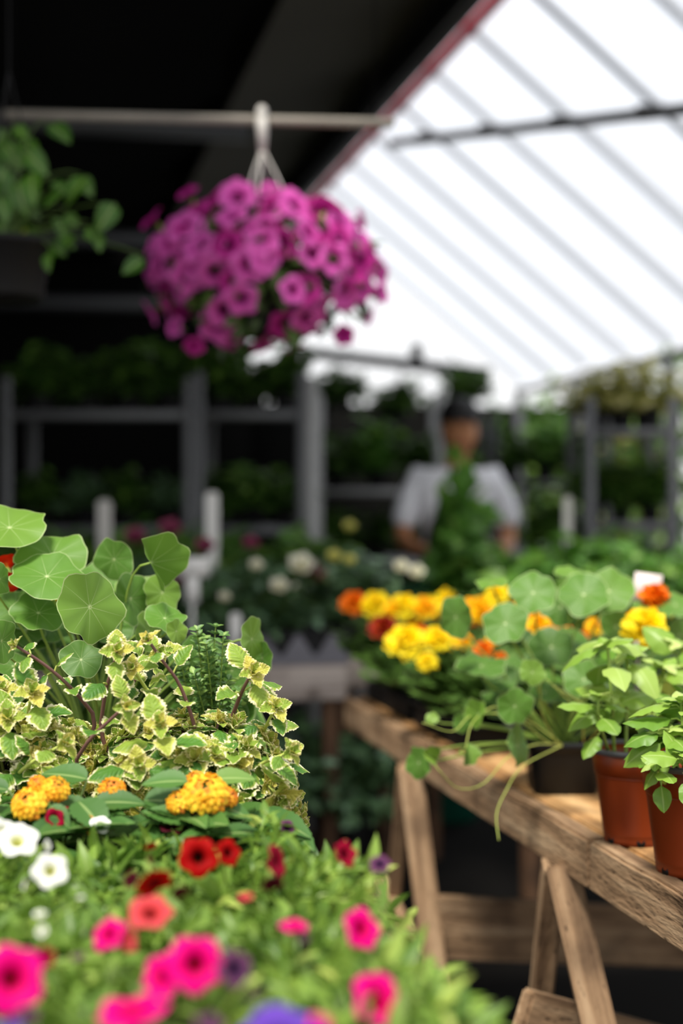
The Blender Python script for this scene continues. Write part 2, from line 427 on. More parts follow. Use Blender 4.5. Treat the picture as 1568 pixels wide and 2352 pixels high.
def trumpet_mesh(mat, v, op):
    k = (mat, v, op)
    if k not in TR: TR[k] = trumpet(v, open_=op).mesh('trumpet_flower', M[mat])
    return TR[k]
CAL = calyx().mesh('calyx', M['stem'])
def flower_at(parent, base, pos, face, r, mat, v=0, op=1.0, name='flower', cal=True, roll=0.0, mesh=None, calm=None, label=None):
    """one flower head as a part of its plant, with a green calyx as its sub-part"""
    me = mesh or trumpet_mesh(mat, v, op)
    o = bpy.data.objects.new(name, me); C.objects.link(o); o.parent = parent
    z = nrm(np.asarray(face, float)); x = np.cross((0, 0, 1), z); x = nrm(x) if np.linalg.norm(x) > .05 else np.array([1., 0, 0])
    y = np.cross(z, x)
    Mx = Matrix(((x[0], y[0], z[0], 0), (x[1], y[1], z[1], 0), (x[2], y[2], z[2], 0), (0, 0, 0, 1)))
    Mx = Mx @ Matrix.Rotation(roll, 4, 'Z') @ Matrix.Scale(r, 4)
    Mx.translation = Vector(np.asarray(pos)-np.asarray(base)); o.matrix_basis = Mx
    if label: o['label'] = label
    if cal:
        c = bpy.data.objects.new('calyx', calm or CAL); C.objects.link(c); c.parent = o
    return o
def pompom(seed, layers=6, n0=17, W=.34, wild=.25):
    g = np.random.default_rng(seed); mb = MB()
    tps = [leaf(4, 4, spoon, W, c, .25, 0, 0, .5, k) for k, c in enumerate((.3, .1, -.1))]
    for L in range(layers):
        f = L/(layers-1); el = .05+f*1.35; n = max(4, int(n0*(1-f*.72)))
        for k in range(n):
            a = 2*PI*(k+.5*(L % 2))/n+g.normal(0, .1); e = el+g.normal(0, .1)
            d = np.array([math.cos(a)*math.cos(e), math.sin(a)*math.cos(e), math.sin(e)])
            up = np.array([-math.cos(a)*math.sin(e), -math.sin(a)*math.sin(e), math.cos(e)])
            put(mb, tps[k % 3], d*.12+np.array([0, 0, -.1+.15*f]), d, up+g.normal(0, wild, 3), (.95-.33*f)*g.uniform(.88, 1.05), g.uniform(0, 1))
    return mb
def mcal():
    mb = MB(); lathe(mb, [(.001, -.75), (.16, -.72), (.26, -.45), (.34, -.1), (.3, .0)], 12); return mb
MCAL = mcal().mesh('calyx', M['stemD'])
PM = {(c, s): pompom(s).mesh('marigold_head', M[c]) for c in ('mY', 'mYO', 'mO', 'mR') for s in (1, 2)}
def rose(seed):
    g = np.random.default_rng(seed); mb = MB(); tp = leaf(6, 6, spoon, .5, -.5, .55, 0, 0, .15)
    k = 0
    for L, (n, e, s) in enumerate([(5, .15, 1), (5, .55, .85), (4, .95, .7), (3, 1.3, .55)]):
        for i in range(n):
            a = 2*PI*i/n+L*.6; d = np.array([math.cos(a)*math.cos(e), math.sin(a)*math.cos(e), math.sin(e)])
            up = np.array([-math.cos(a)*math.sin(e), -math.sin(a)*math.sin(e), math.cos(e)])
            V, Qf, UV = tp; R = frame(d, up); W = (V*s)@R.T
            rr = np.linalg.norm(W, axis=1)
            mb.add(W, Qf, None, np.stack([rr, rr*0], 1), g.uniform(0, 1))
    return mb
ROSE = {c: rose(3).mesh('rose_bloom', M[c]) for c in ('f_rose', 'f_roseY', 'f_rosep')}
def lantana_head(seed, n=34):
    g = np.random.default_rng(seed); mb = MB()
    K = 16; th = np.arange(K)*2*PI/K
    def floret(pos, d, r, rnd):
        V = []
        for q, z in ((.12, -.25), (.3, 0.02), (.7, .08), (1, .0)):
            rr = q*(1+(q > .4)*.16*np.cos(4*th)); V.append(np.stack([rr*np.cos(th), rr*np.sin(th), z+(q > .6)*.12*np.cos(4*th)], 1))
        V = np.concatenate(V)*r; z = nrm(d); x = nrm(np.cross(z, (.3, .9, .2))); R = np.stack([x, np.cross(z, x), z], 1)
        Qf = [(i*K+j, i*K+(j+1) % K, (i+1)*K+(j+1) % K, (i+1)*K+j) for i in range(3) for j in range(K)]
        mb.add(V@R.T+pos, Qf, None, None, rnd)
    for i in range(n):
        z = 1-(i+.5)/n*1.15; a = i*2.39996; rr = math.sqrt(max(0, 1-z*z))
        d = np.array([rr*math.cos(a), rr*math.sin(a), z]); f = i/n
        rnd = g.uniform(.75, .95) if f < .12 else (g.uniform(.1, .6) if f < .7 else g.uniform(.5, 1))
        floret(d*np.array([.82, .82, .5]), nrm(d+np.array([0, 0, .25])+g.normal(0, .15, 3)), (.16 if f < .1 else .27)*g.uniform(.9, 1.15), rnd)
    return mb
LH = {(m, s): lantana_head(s).mesh('lantana_cluster', M[m]) for m in ('lant', 'lantO') for s in (1, 2)}
def lcal():
    mb = MB(); lathe(mb, [(.001, -1.0), (.06, -.98), (.1, -.4), (.5, .1), (.55, .2), (.01, .3)], 14); return mb
LCAL = lcal().mesh('calyx', M['stemD'])

# ------------------------------------------------------------------ pots
def pot_profile(r, h): return [(r*.0, 0.002), (r*.70, 0.0), (r*.72, .004), (r*.93, h*.80), (r*.94, h*.81), (r*.98, h*.815), (r, h*.985), (r*1.05, h*.99), (r*1.06, h), (r*1.0, h*1.005), (r*.95, h*.99), (r*.9, h*.82)]
def add_pot(parent, r, h, mat, name='pot', at=(0, 0, 0), sq=0):
    mb = MB(); lathe(mb, pot_profile(r, h), 36, at, sq=sq); o = mb.build(name, mat, parent)
    so = MB(); g = np.random.default_rng(3)
    so_prof = [(.001, h*.86), (r*.3, h*.865), (r*.6, h*.855), (r*.915, h*.85)]
    lathe(so, so_prof, 28, at, sq=sq); s = so.build('soil', M['soil'], o)
    return o

def hemi(g, n, zmin=.05):
    out = []
    while len(out) < n:
        d = g.normal(0, 1, 3); d = nrm(d); d[2] = abs(d[2])
        if d[2] >= zmin: out.append(d)
    return out
LT_pet = [leaf(5, 2, lance, .17, c, .5) for c in (.05, .3, .55)]
LT_ov = [leaf(7, 4, ovate, .33, c, .25, 0, 0, r) for c, r in ((.1, .05), (.3, .1), (.5, .08))]
LT_low = [leaf(4, 2, ovate, .33, c, .3) for c in (.1, .35)]
LT_basil = [leaf(10, 6, ovate, .34, c, -.35, 0, 0, .12, p) for c, p in ((.3, 0), (.55, 1), (.8, 2))]
LT_lant = [leaf(20, 4, ovate, .31, c, .25, 12, .14) for c in (.15, .35)]
LT_var = [leaf(40, 8, ovate, .40, c, q, 9, .20, rf, p) for c, q, rf, p in ((.15, .2, .1, 0), (.35, -.25, .12, 1), (.55, -.4, .1, 2), (.25, .35, .15, 3))]
LT_thy = [leaf(3, 2, ovate, .3, .1, .4)]

# ------------------------------------------------------------------ the setting
fl = MB(); fl.add([(-9, -3, 0), (12, -3, 0), (12, 26, 0), (-9, 26, 0)], [(0, 1, 2, 3)])
structure(fl.build('floor', M['floor']))
HR, UR, UE, HE = 2.2, 1.91, 3.5, .928       # ridge and eave of the white roof, heights above the eye
mb = MB()
ys = np.linspace(1.2, 9.85, 16); us = np.linspace(UR, UE, 6)
V = [Q(u, v, H+HR-.8*(u-UR)*1.0+.012*math.sin(v*3.3+u)) for v in ys for u in us]
mb.add(V, [(i*6+j, i*6+j+1, (i+1)*6+j+1, (i+1)*6+j) for i in range(15) for j in range(5)])
ce = structure(mb.build('ceiling', M['film']))
# dark cloth walls at the back, plus an unseen light blocker at the left
def wall(name, a, b, z1, t, nrmv):
    mb = MB(); a, b, nv = map(np.asarray, (a, b, nrmv)); k = 12
    V = []
    for i in range(k+1):
        p = a+(b-a)*i/k+nv*.03*math.sin(i*2.1)
        V += [p, p+np.array([0, 0, z1]), p+nv*t, p+nv*t+np.array([0, 0, z1])]
    Qf = []
    for i in range(k):
        o = i*4; Qf += [(o, o+4, o+5, o+1), (o+2, o+3, o+7, o+6), (o+1, o+5, o+7, o+3), (o, o+2, o+6, o+4)]
    Qf += [(0, 1, 3, 2), (k*4, k*4+2, k*4+3, k*4+1)]
    mb.add(V, Qf); return structure(mb.build(name, M['mesh']))
wall('wall_back', Q(-2.6, 11.3, 0), Q(1.75, 11.3, 0), 3.55, .02, DV)
wall('wall_right', Q(1.75, 11.3, 0), Q(5.5, 11.3, 0), 2.12, .02, DV)
wall('wall_left_light_block', Q(-2.6, 3.0, 0), Q(-2.6, 11.3, 0), 2.9, .02, -RV)  # out of view, added to keep light from coming in at the left

# pipe frame of the greenhouse
fr = root('greenhouse_frame', 'grey pipe frame of the greenhouse under the white plastic roof', 'frame', Q(UE, 7, 0))
fb = np.array(fr.location)
def L_(p, b): return np.asarray(p)-np.asarray(b)
for k in range(11):
    v = 3.64+.62*k; mb = MB()
    tube(mb, [L_(Q(UR-.03, v, H+HR+.045), fb), L_(Q(UE+.02, v, H+HR-.8*(UE-UR)+.03), fb)], .024, 10)
    mb.build('rafter', M['rafter'], fr)
for k in (2, 4, 6, 8, 10):
    v = 3.64+.62*k; mb = MB(); tube(mb, [L_(Q(UE, v, 0), fb), L_(Q(UE, v, H+HE-.03), fb)], .032, 10); mb.build('post', M['steel'], fr)
mb = MB(); tube(mb, [L_(Q(UE, 1.2, H+HE-.05), fb), L_(Q(UE, 9.9, H+HE-.05), fb)], .025, 10); mb.build('eave_pipe', M['steel2'], fr)
mb = MB(); tube(mb, [L_(Q(UR-.055, 3.0, H+HR-.03), fb), L_(Q(UR-.055, 9.9, H+HR-.03), fb)], .034, 10); mb.build('ridge_pipe', M['steel'], fr)
def onroof(px, v, py):   # point under the roof slope at depth v seen in column px
    k = (px-784)/F; u = v*(.2158+.9764*k)/(.9764-.2158*k); return Q(u, v, H+HR-.8*(u-UR)-.05)
mb = MB(); a, b = onroof(900, 7.75, 0), onroof(1490, 5.5, 0); tube(mb, [L_(a, fb), L_(a+(b-a)*.5, fb), L_(b, fb), L_(b+(b-a)*.9, fb)], .027, 10)
br = mb.build('wind_brace', M['dsteel'], fr)
cl = [(1490, 5.5), (1270, 6.12), (1090, 6.74), (945, 7.36)]
for px, v in cl:
    p = a+(b-a)*(7.75-v)/2.25; mb = MB(); tube(mb, [L_(p+np.array([-.05, 0, .0]), fb), L_(p+np.array([.05, 0, .01]), fb)], .036, 8); mb.build('clamp', M['dsteel'], fr)
mb = MB(); tube(mb, [L_(Q(UR-.1, 9.82, H+1.13), fb), L_(Q(3.27, 9.82, H+1.0), fb)], .045, 4); mb.build('tie_beam', M['beam'], fr)
mb = MB(); tube(mb, [L_(Q(2.72, 9.82, H+1.05), fb), L_(Q(2.72, 9.82, H+1.2), fb)], .05, 6); mb.build('bracket', M['beam'], fr)

# dark tarp on the left with its hem along the ridge
tp = root('shade_tarp', 'dark tarp ceiling with a red hem hanging left of the white roof', 'tarp', Q(UR, 6, H+HR))
tb = np.array(tp.location)
mb = MB(); prof = [(UR-.08, HR+.03), (1.45, HR-.02), (.98, HR-.18)]
def sheet(mb, prof, v0, v1, n=14, wob=.02):
    k = len(prof); V = []
    for i in range(n+1):
        v = v0+(v1-v0)*i/n
        for j, (u, h) in enumerate(prof): V.append(L_(Q(u, v, H+h-wob*math.sin(v*5)*(0 < j < k-1)), tb))
    mb.add(V, [(i*k+j, i*k+j+1, (i+1)*k+j+1, (i+1)*k+j) for i in range(n) for j in range(k-1)])
sheet(mb, prof, 3.35, 11.25); mb.build('tarp_panel', M['tarp'], tp)
mb = MB(); sheet(mb, [(.98, HR-.18), (.9, HR-.15), (.2, HR-.30), (-1.3, HR-.45), (-2.6, HR-.55)], 3.35, 11.3); sheet(mb, [(.2, HR-.30), (-1.3, HR-.45), (-2.6, HR-.55)], 2.2, 3.35); mb.build('shade_cloth', M['mesh'], tp)  # second, nearer piece is out of view, added to shade the hanging vine
mb = MB(); tube(mb, [L_(Q(UR-.15, 3.35, H+HR-.02), tb), L_(Q(UR-.15, 9.85, H+HR-.02), tb)], .05, 10); mb.build('ridge_shadow_strip', M['mesh'], tp)  # black tube standing in for the shadow strip beside the ridge pipe
mb = MB(); tube(mb, [L_(Q(UR+.015, 3.35, H+HR-.05), tb), L_(Q(UR+.015, 9.85, H+HR-.05), tb)], .028, 8); o = mb.build('hem', M['redhem'], tp); o['label'] = 'red hem'
for v, h in ((6.2, 1.66), (8.5, 1.60), (10.3, 1.48)):
    mb = MB(); tube(mb, [L_(Q(.95, v, H+h+.02), tb), L_(Q(-.2, v, H+h), tb), L_(Q(-2.5, v, H+h-.1), tb)], .05, 10); mb.build('cross_pipe', M['dsteel'], tp)

# hanging rail
rl = P(450, 275, 3.62); rail = root('hanging_rail', 'dusty grey rail running under the dark tarp above the pink basket', 'rail', rl)
a, b, c = P(10, 263, 3.62), P(600, 277, 3.62), P(905, 283, 3.62)
mb = MB(); tube(mb, [L_(a, rl), L_((a+b)/2, rl), L_(b, rl), L_(c, rl)], .0125, 10); mb.build('pipe', M['pipe'], rail)
for p in (P(30, 263, 3.62), P(860, 282, 3.62)):
    k = (p@RV); top = 3.42-.18-max(0, (.9-k))*.24 if k < .98 else 3.3
    mb = MB(); tube(mb, [L_(p, rl), L_([p[0], p[1], H+HR-.2-max(0, .98-k)*.23], rl)], .002, 5); mb.build('wire', M['mesh'], rail)

# ------------------------------------------------------------------ benches
def trestle(parent, base, u0, u1, vt, spread, ztop, mat, cross=True, low=.02):
    for u in (u0, u1):
        for s, e in ((-1, spread[0]), (1, spread[1])):
            a = Q(u, vt+s*.03, ztop); b = Q(u+low*s, vt+e, 0.0)
            board('leg', a, b, .075 if s < 0 else .045, .045 if s < 0 else .05, RV, mat, parent, base)
bl = Q(1.24, 2.2, 0)
rb = root('wooden_bench', 'weathered wooden bench on A-shaped trestle legs carrying marigolds and terracotta pots', 'bench', bl)
UB, VB0, VB1 = .735, .85, 3.3
for k in range(7):
    u0 = UB+.034+k*.15
    board('top_board', Q(u0+.072, VB0, ZT-.012), Q(u0+.072, VB1, ZT-.012), .143, .024, (0, 0, 1), M['woodtop'], rb, bl, .003)
for v0, v1, off in ((VB0, 1.79, .0), (1.795, VB1, .0)):
    board('edge_board', Q(UB+.015, v0, ZT-.034+off), Q(UB+.015, v1, ZT-.034+off), .030, .068, (0, 0, 1), M['wood'], rb, bl, .004, .0012)
for v in (1.05, 2.03, 2.8):
    board('cross_bearer', Q(UB+.04, v, ZT-.055), Q(UB+1.06, v, ZT-.055), .045, .06, (0, 0, 1), M['wooddark'], rb, bl)
def leg(px0, py0, px1, py1, Y0, Y1, w, t, n):
    a, b = P(px0, py0, Y0), P(px1, py1, Y1); k = (b[2]-0)/(a[2]-b[2]); b = b+(b-a)*k
    return board('leg', a, b, w, t, n, M['wood'], rb, bl)
# near trestle: a wide front leg leaning right, a narrow leg leaning left; far trestle the same
cam = np.array([0, -1, 0])
leg(1288, 1985, 1380, 2380, 2.00, 1.93, .046, .03, cam)
leg(1272, 1985, 1238, 2330, 2.05, 2.13, .030, .05, cam)
leg(942, 1765, 1000, 2250, 2.76, 2.68, .046, .03, cam)
leg(930, 1765, 905, 2050, 2.80, 2.90, .028, .05, cam)
for v, dv in ((2.0, .1), (2.75, .1)):
    for s in (-1, 1):
        a = Q(1.66, v+.03*s, ZT-.085); b = Q(1.66, v+.28*s, 0); board('leg', a, b, .07, .03, RV, M['wood'], rb, bl)
board('cross_rail', P(975, 2127, 2.70), P(1800, 2165, 3.1), .03, .118, (0, 0, 1), M['wood'], rb, bl)
board('cross_rail', P(1190, 2345, 1.98), P(2000, 2560, 2.25), .03, .09, (0, 0, 1), M['wood'], rb, bl)
board('diagonal_brace', P(865, 2050, 2.98), P(945, 2195, 2.74), .03, .085, (0, 0, 1), M['wood'], rb, bl)

def table(name, label, u0, u1, v0, v1, zt, mt, mleg, shelf=None, n=6):
    b = Q((u0+u1)/2, (v0+v1)/2, 0); r = root(name, label, 'table', b)
    w = (v1-v0-.03)/n
    for k in range(n):
        v = v0+.03+w*(k+.5); board('top_board', Q(u0, v, zt-.011), Q(u1, v, zt-.011), w-.008, .022, (0, 0, 1), mt, r, b, .003)
    board('edge_board', Q(u0, v0+.012, zt-.05), Q(u1, v0+.012, zt-.05), .024, .10, (0, 0, 1), mt, r, b)
    for u in (u0+.04, u1-.04):
        for v in (v0+.05, v1-.05): board('leg', Q(u, v, zt-.022), Q(u, v, 0), .045, .045, RV, mleg, r, b)
    if shelf:
        for k in range(n):
            v = v0+.05+(v1-v0-.1)/n*(k+.5); board('shelf_board', Q(u0+.02, v, shelf-.01), Q(u1-.02, v, shelf-.01), (v1-v0-.1)/n-.008, .02, (0, 0, 1), M['wooddark'], r, b, .003)
    return r
table('plant_table', 'slatted wooden table under the petunias, lantanas and variegated plants at front left', -.95, .245, .55, 2.05, ZT, M['wood'], M['wood'], None, 9)
table('plant_table', 'pale grey wooden table with a lower shelf behind the variegated plant and black tray', -1.5, .9, 4.0, 5.7, ZT, M['woodgrey'], M['wooddark'], .24, 8)
table('plant_table', 'wooden table at the right behind the marigolds, covered in tall leafy seedlings', 1.38, 3.0, 3.85, 4.95, ZT-.05, M['wood'], M['wooddark'], None, 6)

# ------------------------------------------------------------------ front left: calibrachoas
g0 = np.random.default_rng(11)
def facev(kind, pos, g):
    c = nrm(np.array([0, 0, H])-pos)
    v = {'cam': c+np.array([0, 0, .15]), 'up': np.array([0, -.15, 1.]), 'L': np.array([-1, -.45, .35]), 'R': np.array([1, -.45, .35]),
         'UL': c+np.array([-.7, 0, .5]), 'UR': c+np.array([.7, 0, .5]), 'dn': c*.6+np.array([.2, 0, -.7]), 'upc': c+np.array([0, 0, 1.1])}[kind]
    return v+g.normal(0, .08, 3)
def calibrachoa(X, Y, label, flowers, seed, sprigs=40, rad=.135, hz=.036, lean=(0, 0), extra=(), group='calibrachoas at front left', ml='petleaf', base=ZT):
    g = np.random.default_rng(seed); b = np.array([X, Y, base]); r = root('calibrachoa', label, 'flowering plant', b, group)
    add_pot(r, .055, .10, M['blackp'])
    fo, st = MB(), MB(); z0 = .088
    ends = [np.array([d[0]*rad+lean[0]*g.uniform(0, 1), d[1]*rad+lean[1], z0+d[2]*hz*1.2]) *1.0 for d in hemi(g, sprigs, -.0)]
    ends += [L_(e, b) for e in extra]
    for e in ends:
        s0 = np.array([g.uniform(-.03, .03), g.uniform(-.03, .03), z0])
        mid = (s0+e)/2+np.array([0, 0, .03]); pts = bez(s0, mid, e, 10)
        tube(st, pts, [.0016, .0009], 5)
        nl = int(7+np.linalg.norm(e-s0)*95)
        for k in range(nl):
            f = .22+.78*(k+g.uniform(0, .6))/nl; f = min(f, 1); i = min(int(f*9), 8); p = pts[i]+(pts[i+1]-pts[i])*(f*9-i)
            t = nrm(pts[i+1]-pts[i]); a = k*2.4+g.uniform(-.4, .4); sx = frame(t, (0, 0, 1))
            out = sx[:, 0]*math.cos(a)+sx[:, 2]*math.sin(a); ax = nrm(out*.9+t*.6+np.array([0, 0, .25]))
            put(fo, LT_pet[g.integers(3)], p, ax, np.array([0, 0, 1])+.4*t+g.normal(0, .2, 3), g.uniform(.024, .044)*(1.1-.4*f), np.clip(.05+.85*f*g.uniform(.3, 1.2), 0, 1))
    fl = []
    for (px, py, w, mat, fc, *rest) in flowers:
        Yf = rest[0] if rest else .272*F/(py-1176)
        Yf = min(Yf, 1.45); pos = P(px, py, Yf); rr = w/2*Yf/F
        fv = facev(fc, pos, g); op = rest[1] if len(rest) > 1 else 1.0
        fl.append((pos, fv, rr, mat, op))
        back = L_(pos-nrm(fv)*rr*1.35, b); s0 = np.array([back[0]*.4, back[1]*.4, z0+.02])
        tube(st, bez(s0, (s0+back)/2+np.array([0, 0, .005]), back, 6), .0011, 5)
    fo.build('foliage', M[ml], r); st.build('stems', M['stem'], r)
    for i, (pos, fv, rr, mat, op) in enumerate(fl): flower_at(r, b, pos, fv, rr, mat, i % 3, op, roll=g.uniform(0, 6))
    return r
calibrachoa(-.31, 1.22, 'calibrachoa with white blooms at the left edge under the left lantana', [(40, 1928, 95, 'f_white', 'upc'), (8, 1912, 70, 'f_white', 'UR'), (115, 2000, 80, 'f_white', 'cam'), (110, 1943, 28, 'f_white', 'R'), (55, 2030, 26, 'f_white', 'L'), (92, 2098, 28, 'f_white', 'up'), (96, 2138, 26, 'f_white', 'UL'), (125, 1880, 62, 'f_crim', 'UR', 1.33, .75), (150, 1858, 24, 'f_crim', 'up', 1.35, .6)], 1)
calibrachoa(-.175, 1.25, 'calibrachoa with a lone white bloom and dark maroon buds in front of the lantanas', [(230, 1893, 50, 'f_white', 'upc', 1.33), (340, 1985, 40, 'f_maroon', 'L'), (300, 2020, 42, 'f_maroon', 'UL'), (395, 1898, 60, 'f_maroon', 'up', 1.34), (440, 1885, 46, 'f_maroon', 'UL', 1.35), (490, 1868, 40, 'f_crim', 'up', 1.36), (345, 1945, 30, 'f_red', 'dn')], 2)
calibrachoa(-.085, 1.20, 'calibrachoa with dark-eyed red blooms spilling sprays over the table edge', [(455, 1968, 90, 'f_red', 'cam'), (525, 1958, 62, 'f_red', 'UR'), (355, 2030, 90, 'f_red', 'dn'), (637, 1978, 80, 'f_crim', 'R'), (625, 2032, 56, 'f_maroon', 'dn'), (792, 1962, 76, 'f_crim', 'UR', 1.09, .8), (872, 1984, 50, 'f_plum', 'upc', 1.08), (565, 2058, 36, 'f_coral', 'up'), (415, 2050, 44, 'f_maroon', 'dn'), (660, 1900, 36, 'f_plum', 'UR', 1.3), (345, 2094, 100, 'f_coral', 'upc', .97)], 3, 40, .13, .036, (.03, 0),
            [P(880, 2020, 1.14), P(850, 2060, 1.12), P(800, 2000, 1.16), P(870, 1995, 1.14), P(770, 1990, 1.2), P(740, 2050, 1.16), P(820, 2080, 1.1), P(700, 1960, 1.22), P(640, 1890, 1.3), P(610, 1880, 1.32)])
calibrachoa(-.30, 1.07, 'leafy calibrachoa with one small plum bud, left of the coral bloom', [(180, 2195, 34, 'f_plum', 'up', .92), (185, 2060, 18, 'f_white', 'up')], 4, 40)
calibrachoa(-.165, 1.05, 'calibrachoa whose magenta trumpet bloom turns its coral tube to the right', [(248, 2145, 80, 'f_pink', 'UL', .93), (290, 2158, 90, 'f_coral', 'R', .93, .7), (100, 2200, 80, 'f_crim', 'UR', .90, .6)], 5, 40)
calibrachoa(-.035, 1.02, 'calibrachoa with small pink blooms at the right table edge, one facing forward', [(676, 2125, 68, 'f_pink', 'up', .955), (832, 2132, 96, 'f_pink', 'UR', .94), (700, 2150, 40, 'f_plum', 'R', .95)], 6, 40, .12, .036, (.01, 0), [P(860, 2120, 1.0), P(850, 2230, .95), P(870, 2170, .97)])
calibrachoa(-.245, .88, 'calibrachoa with one large pink bloom cut by the left edge of the view', [(28, 2248, 150, 'f_pink', 'cam', .83), (60, 2330, 60, 'f_plum', 'up', .82)], 7, 46)
calibrachoa(-.115, .89, 'calibrachoa with three large vivid pink blooms at the front of the table', [(448, 2215, 130, 'f_pink', 'cam', .855), (372, 2240, 110, 'f_pink', 'UL', .86), (305, 2318, 160, 'f_pink', 'up', .81), (540, 2225, 90, 'f_plum', 'UR', .86), (585, 2285, 60, 'f_plum', 'dn', .83)], 8, 50)
calibrachoa(.01, .88, 'calibrachoa at the front right corner of the table with one tilted pink bloom', [(872, 2296, 135, 'f_pink', 'UR', .85)], 9, 40, .105, .036, (.0, 0), [P(1000, 2320, .86), P(1030, 2330, .86), P(940, 2280, .9), P(900, 2230, .92), P(980, 2270, .88)])
calibrachoa(-.055, .755, 'calibrachoa with violet blooms at the bottom edge of the view', [(645, 2395, 210, 'f_purp', 'upc', .76), (735, 2362, 70, 'f_pink', 'UR', .77), (480, 2350, 70, 'f_plum', 'up', .77), (20, 2360, 70, 'f_purp', 'up', .77)], 10, 32, .11, .03)

# lantanas
def lantana(X, Y, label, heads, seed, leaves):
    g = np.random.default_rng(seed); b = np.array([X, Y, ZT]); r = root('lantana', label, 'flowering plant', b, 'lantanas')
    add_pot(r, .06, .11, M['blackp']); fo, st = MB(), MB()
    for d in hemi(g, 20, .1):
        e = np.array([d[0]*.075, d[1]*.07, .1+d[2]*.055]); s0 = np.array([0, 0, .095]); pts = bez(s0, (s0+e)/2+np.array([0, 0, .02]), e, 6); tube(st, pts, [.0022, .0014], 5)
        for k in range(4):
            for s in (-1, 1):
                p = pts[2+k]; t = nrm(pts[-1]-pts[-2]); fx = frame(t, (0, 0, 1)); ax = fx[:, 0]*s*.9+t*.4+np.array([0, 0, .1])
                put(fo, LT_lant[g.integers(2)], p, ax, np.array([0, -.2, 1])+g.normal(0, .2, 3), g.uniform(.035, .06), g.uniform(0, .7))
    for (px, py, L, ax, rnd, Yl) in leaves:
        p = L_(P(px, py, Yl), b); put(fo, LT_lant[0], p, ax, (0, -.45, .9), L, rnd)
        tube(st, bez((0, 0, .1), (p+np.array([0, 0, .1]))/2, p, 6), .0012, 5)
    fo.build('foliage', M['lantleaf'], r)
    hs = []
    for px, py, w, m, Yl, tilt in heads:
        pos = P(px, py, Yl); rr = w/2*Yl/F/1.0; fv = np.array([tilt, -.55, .8])
        q = L_(pos-nrm(fv)*rr, b); tube(st, bez((0, 0, .095), (q[0]*.6, q[1]*.6, q[2]-.01), q, 6), .0014, 5); hs.append((pos, fv, rr, m))
    st.build('stems', M['stemD'], r)
    for i, (pos, fv, rr, m) in enumerate(hs): flower_at(r, b, pos, fv, rr, m, name='flower_cluster', mesh=LH[(m, 1+i % 2)], calm=LCAL, roll=i)
lantana(-.275, 1.37, 'lantana with three yellow-orange flower clusters at the far left of the table', [(68, 1845, 95, 'lant', 1.34, -.1), (128, 1812, 74, 'lant', 1.36, .4), (85, 1798, 46, 'lantO', 1.38, -.2), (258, 1812, 70, 'lantO', 1.38, .1), (210, 1893, 58, 'lantO', 1.34, .1)], 21,
        [(215, 1845, .05, (1, 0, .1), .2, 1.36), (200, 1850, .05, (-.8, 0, -.1), .3, 1.37), (20, 1815, .04, (-1, 0, .2), .1, 1.37), (200, 1790, .05, (-1, .2, .2), .4, 1.39), (180, 1840, .055, (.4, -.5, -.2), .3, 1.36), (115, 1850, .03, (.6, -.3, -.5), .5, 1.34)])
lantana(-.125, 1.37, 'lantana with one broad golden flower head at the right, below the variegated plant', [(472, 1822, 118, 'lant', 1.35, .1), (412, 1840, 72, 'lant', 1.35, -.3), (524, 1830, 58, 'lantO', 1.36, .8), (450, 1790, 52, 'lantO', 1.38, 0)], 22,
        [(330, 1838, .06, (1, 0, .0), .2, 1.37), (430, 1795, .045, (-1, 0, .05), .6, 1.36), (490, 1790, .042, (1, .1, .1), .9, 1.38), (300, 1850, .05, (-1, 0, -.1), .3, 1.36), (515, 1855, .03, (1, 0, -.3), .5, 1.36)])

# ------------------------------------------------------------------ variegated plectranthus
def sprig(fo, sts, pts, L, g, purple, npairs, tip=True, start=.25, young=.3):
    tube(sts[1 if purple else 0], pts, [.0026, .0015], 7)
    n = len(pts)-1
    for k in range(npairs):
        f = start+(1-start)*(k+.4)/npairs; i = min(int(f*n), n-1); p = pts[i]+(pts[i+1]-pts[i])*(f*n-i); t = nrm(pts[i+1]-pts[i]); fx = frame(t, (0, -.3, 1))
        a = (k % 2)*PI/2+g.uniform(-.3, .3)
        for s in (1, -1):
            out = s*(fx[:, 0]*math.cos(a)+fx[:, 2]*math.sin(a)); ax = nrm(out+t*.45+np.array([0, 0, .1]))
            l = L*g.uniform(.8, 1.15)*(1.1-.5*f)
            q = p+ax*l*.38; tube(sts[0], bez(p, p+ax*l*.2+np.array([0, 0, .002]), q, 4), [.0011, .0008], 5, cap=False)
            nor = nrm(np.array([0, -.25, 1])+.5*t+g.normal(0, .25, 3))
            put(fo, LT_var[g.integers(4)], q, nrm(ax+np.array([0, 0, -.15])), nor, l, np.clip(g.uniform(0, .5)+young*f, 0, .85))
    if tip:
        e = pts[-1]; t = nrm(pts[-1]-pts[-2]); fx = frame(t, (0, -.3, 1))
        for k in range(8):
            a = k*PI/2+(k//4)*.78; out = fx[:, 0]*math.cos(a)+fx[:, 2]*math.sin(a)
            w = .95 if k < 4 else .4; ax = nrm(out*w+t*(.45 if k < 4 else 1.1))
            put(fo, LT_var[3 if k < 4 else 0], e-t*.002*(k < 4), ax, nrm(t*1.0-out*.3+g.normal(0, .1, 3)), L*(.50 if k < 4 else .32)*g.uniform(.8, 1.1), np.clip(g.uniform(.72, 1), 0, 1))
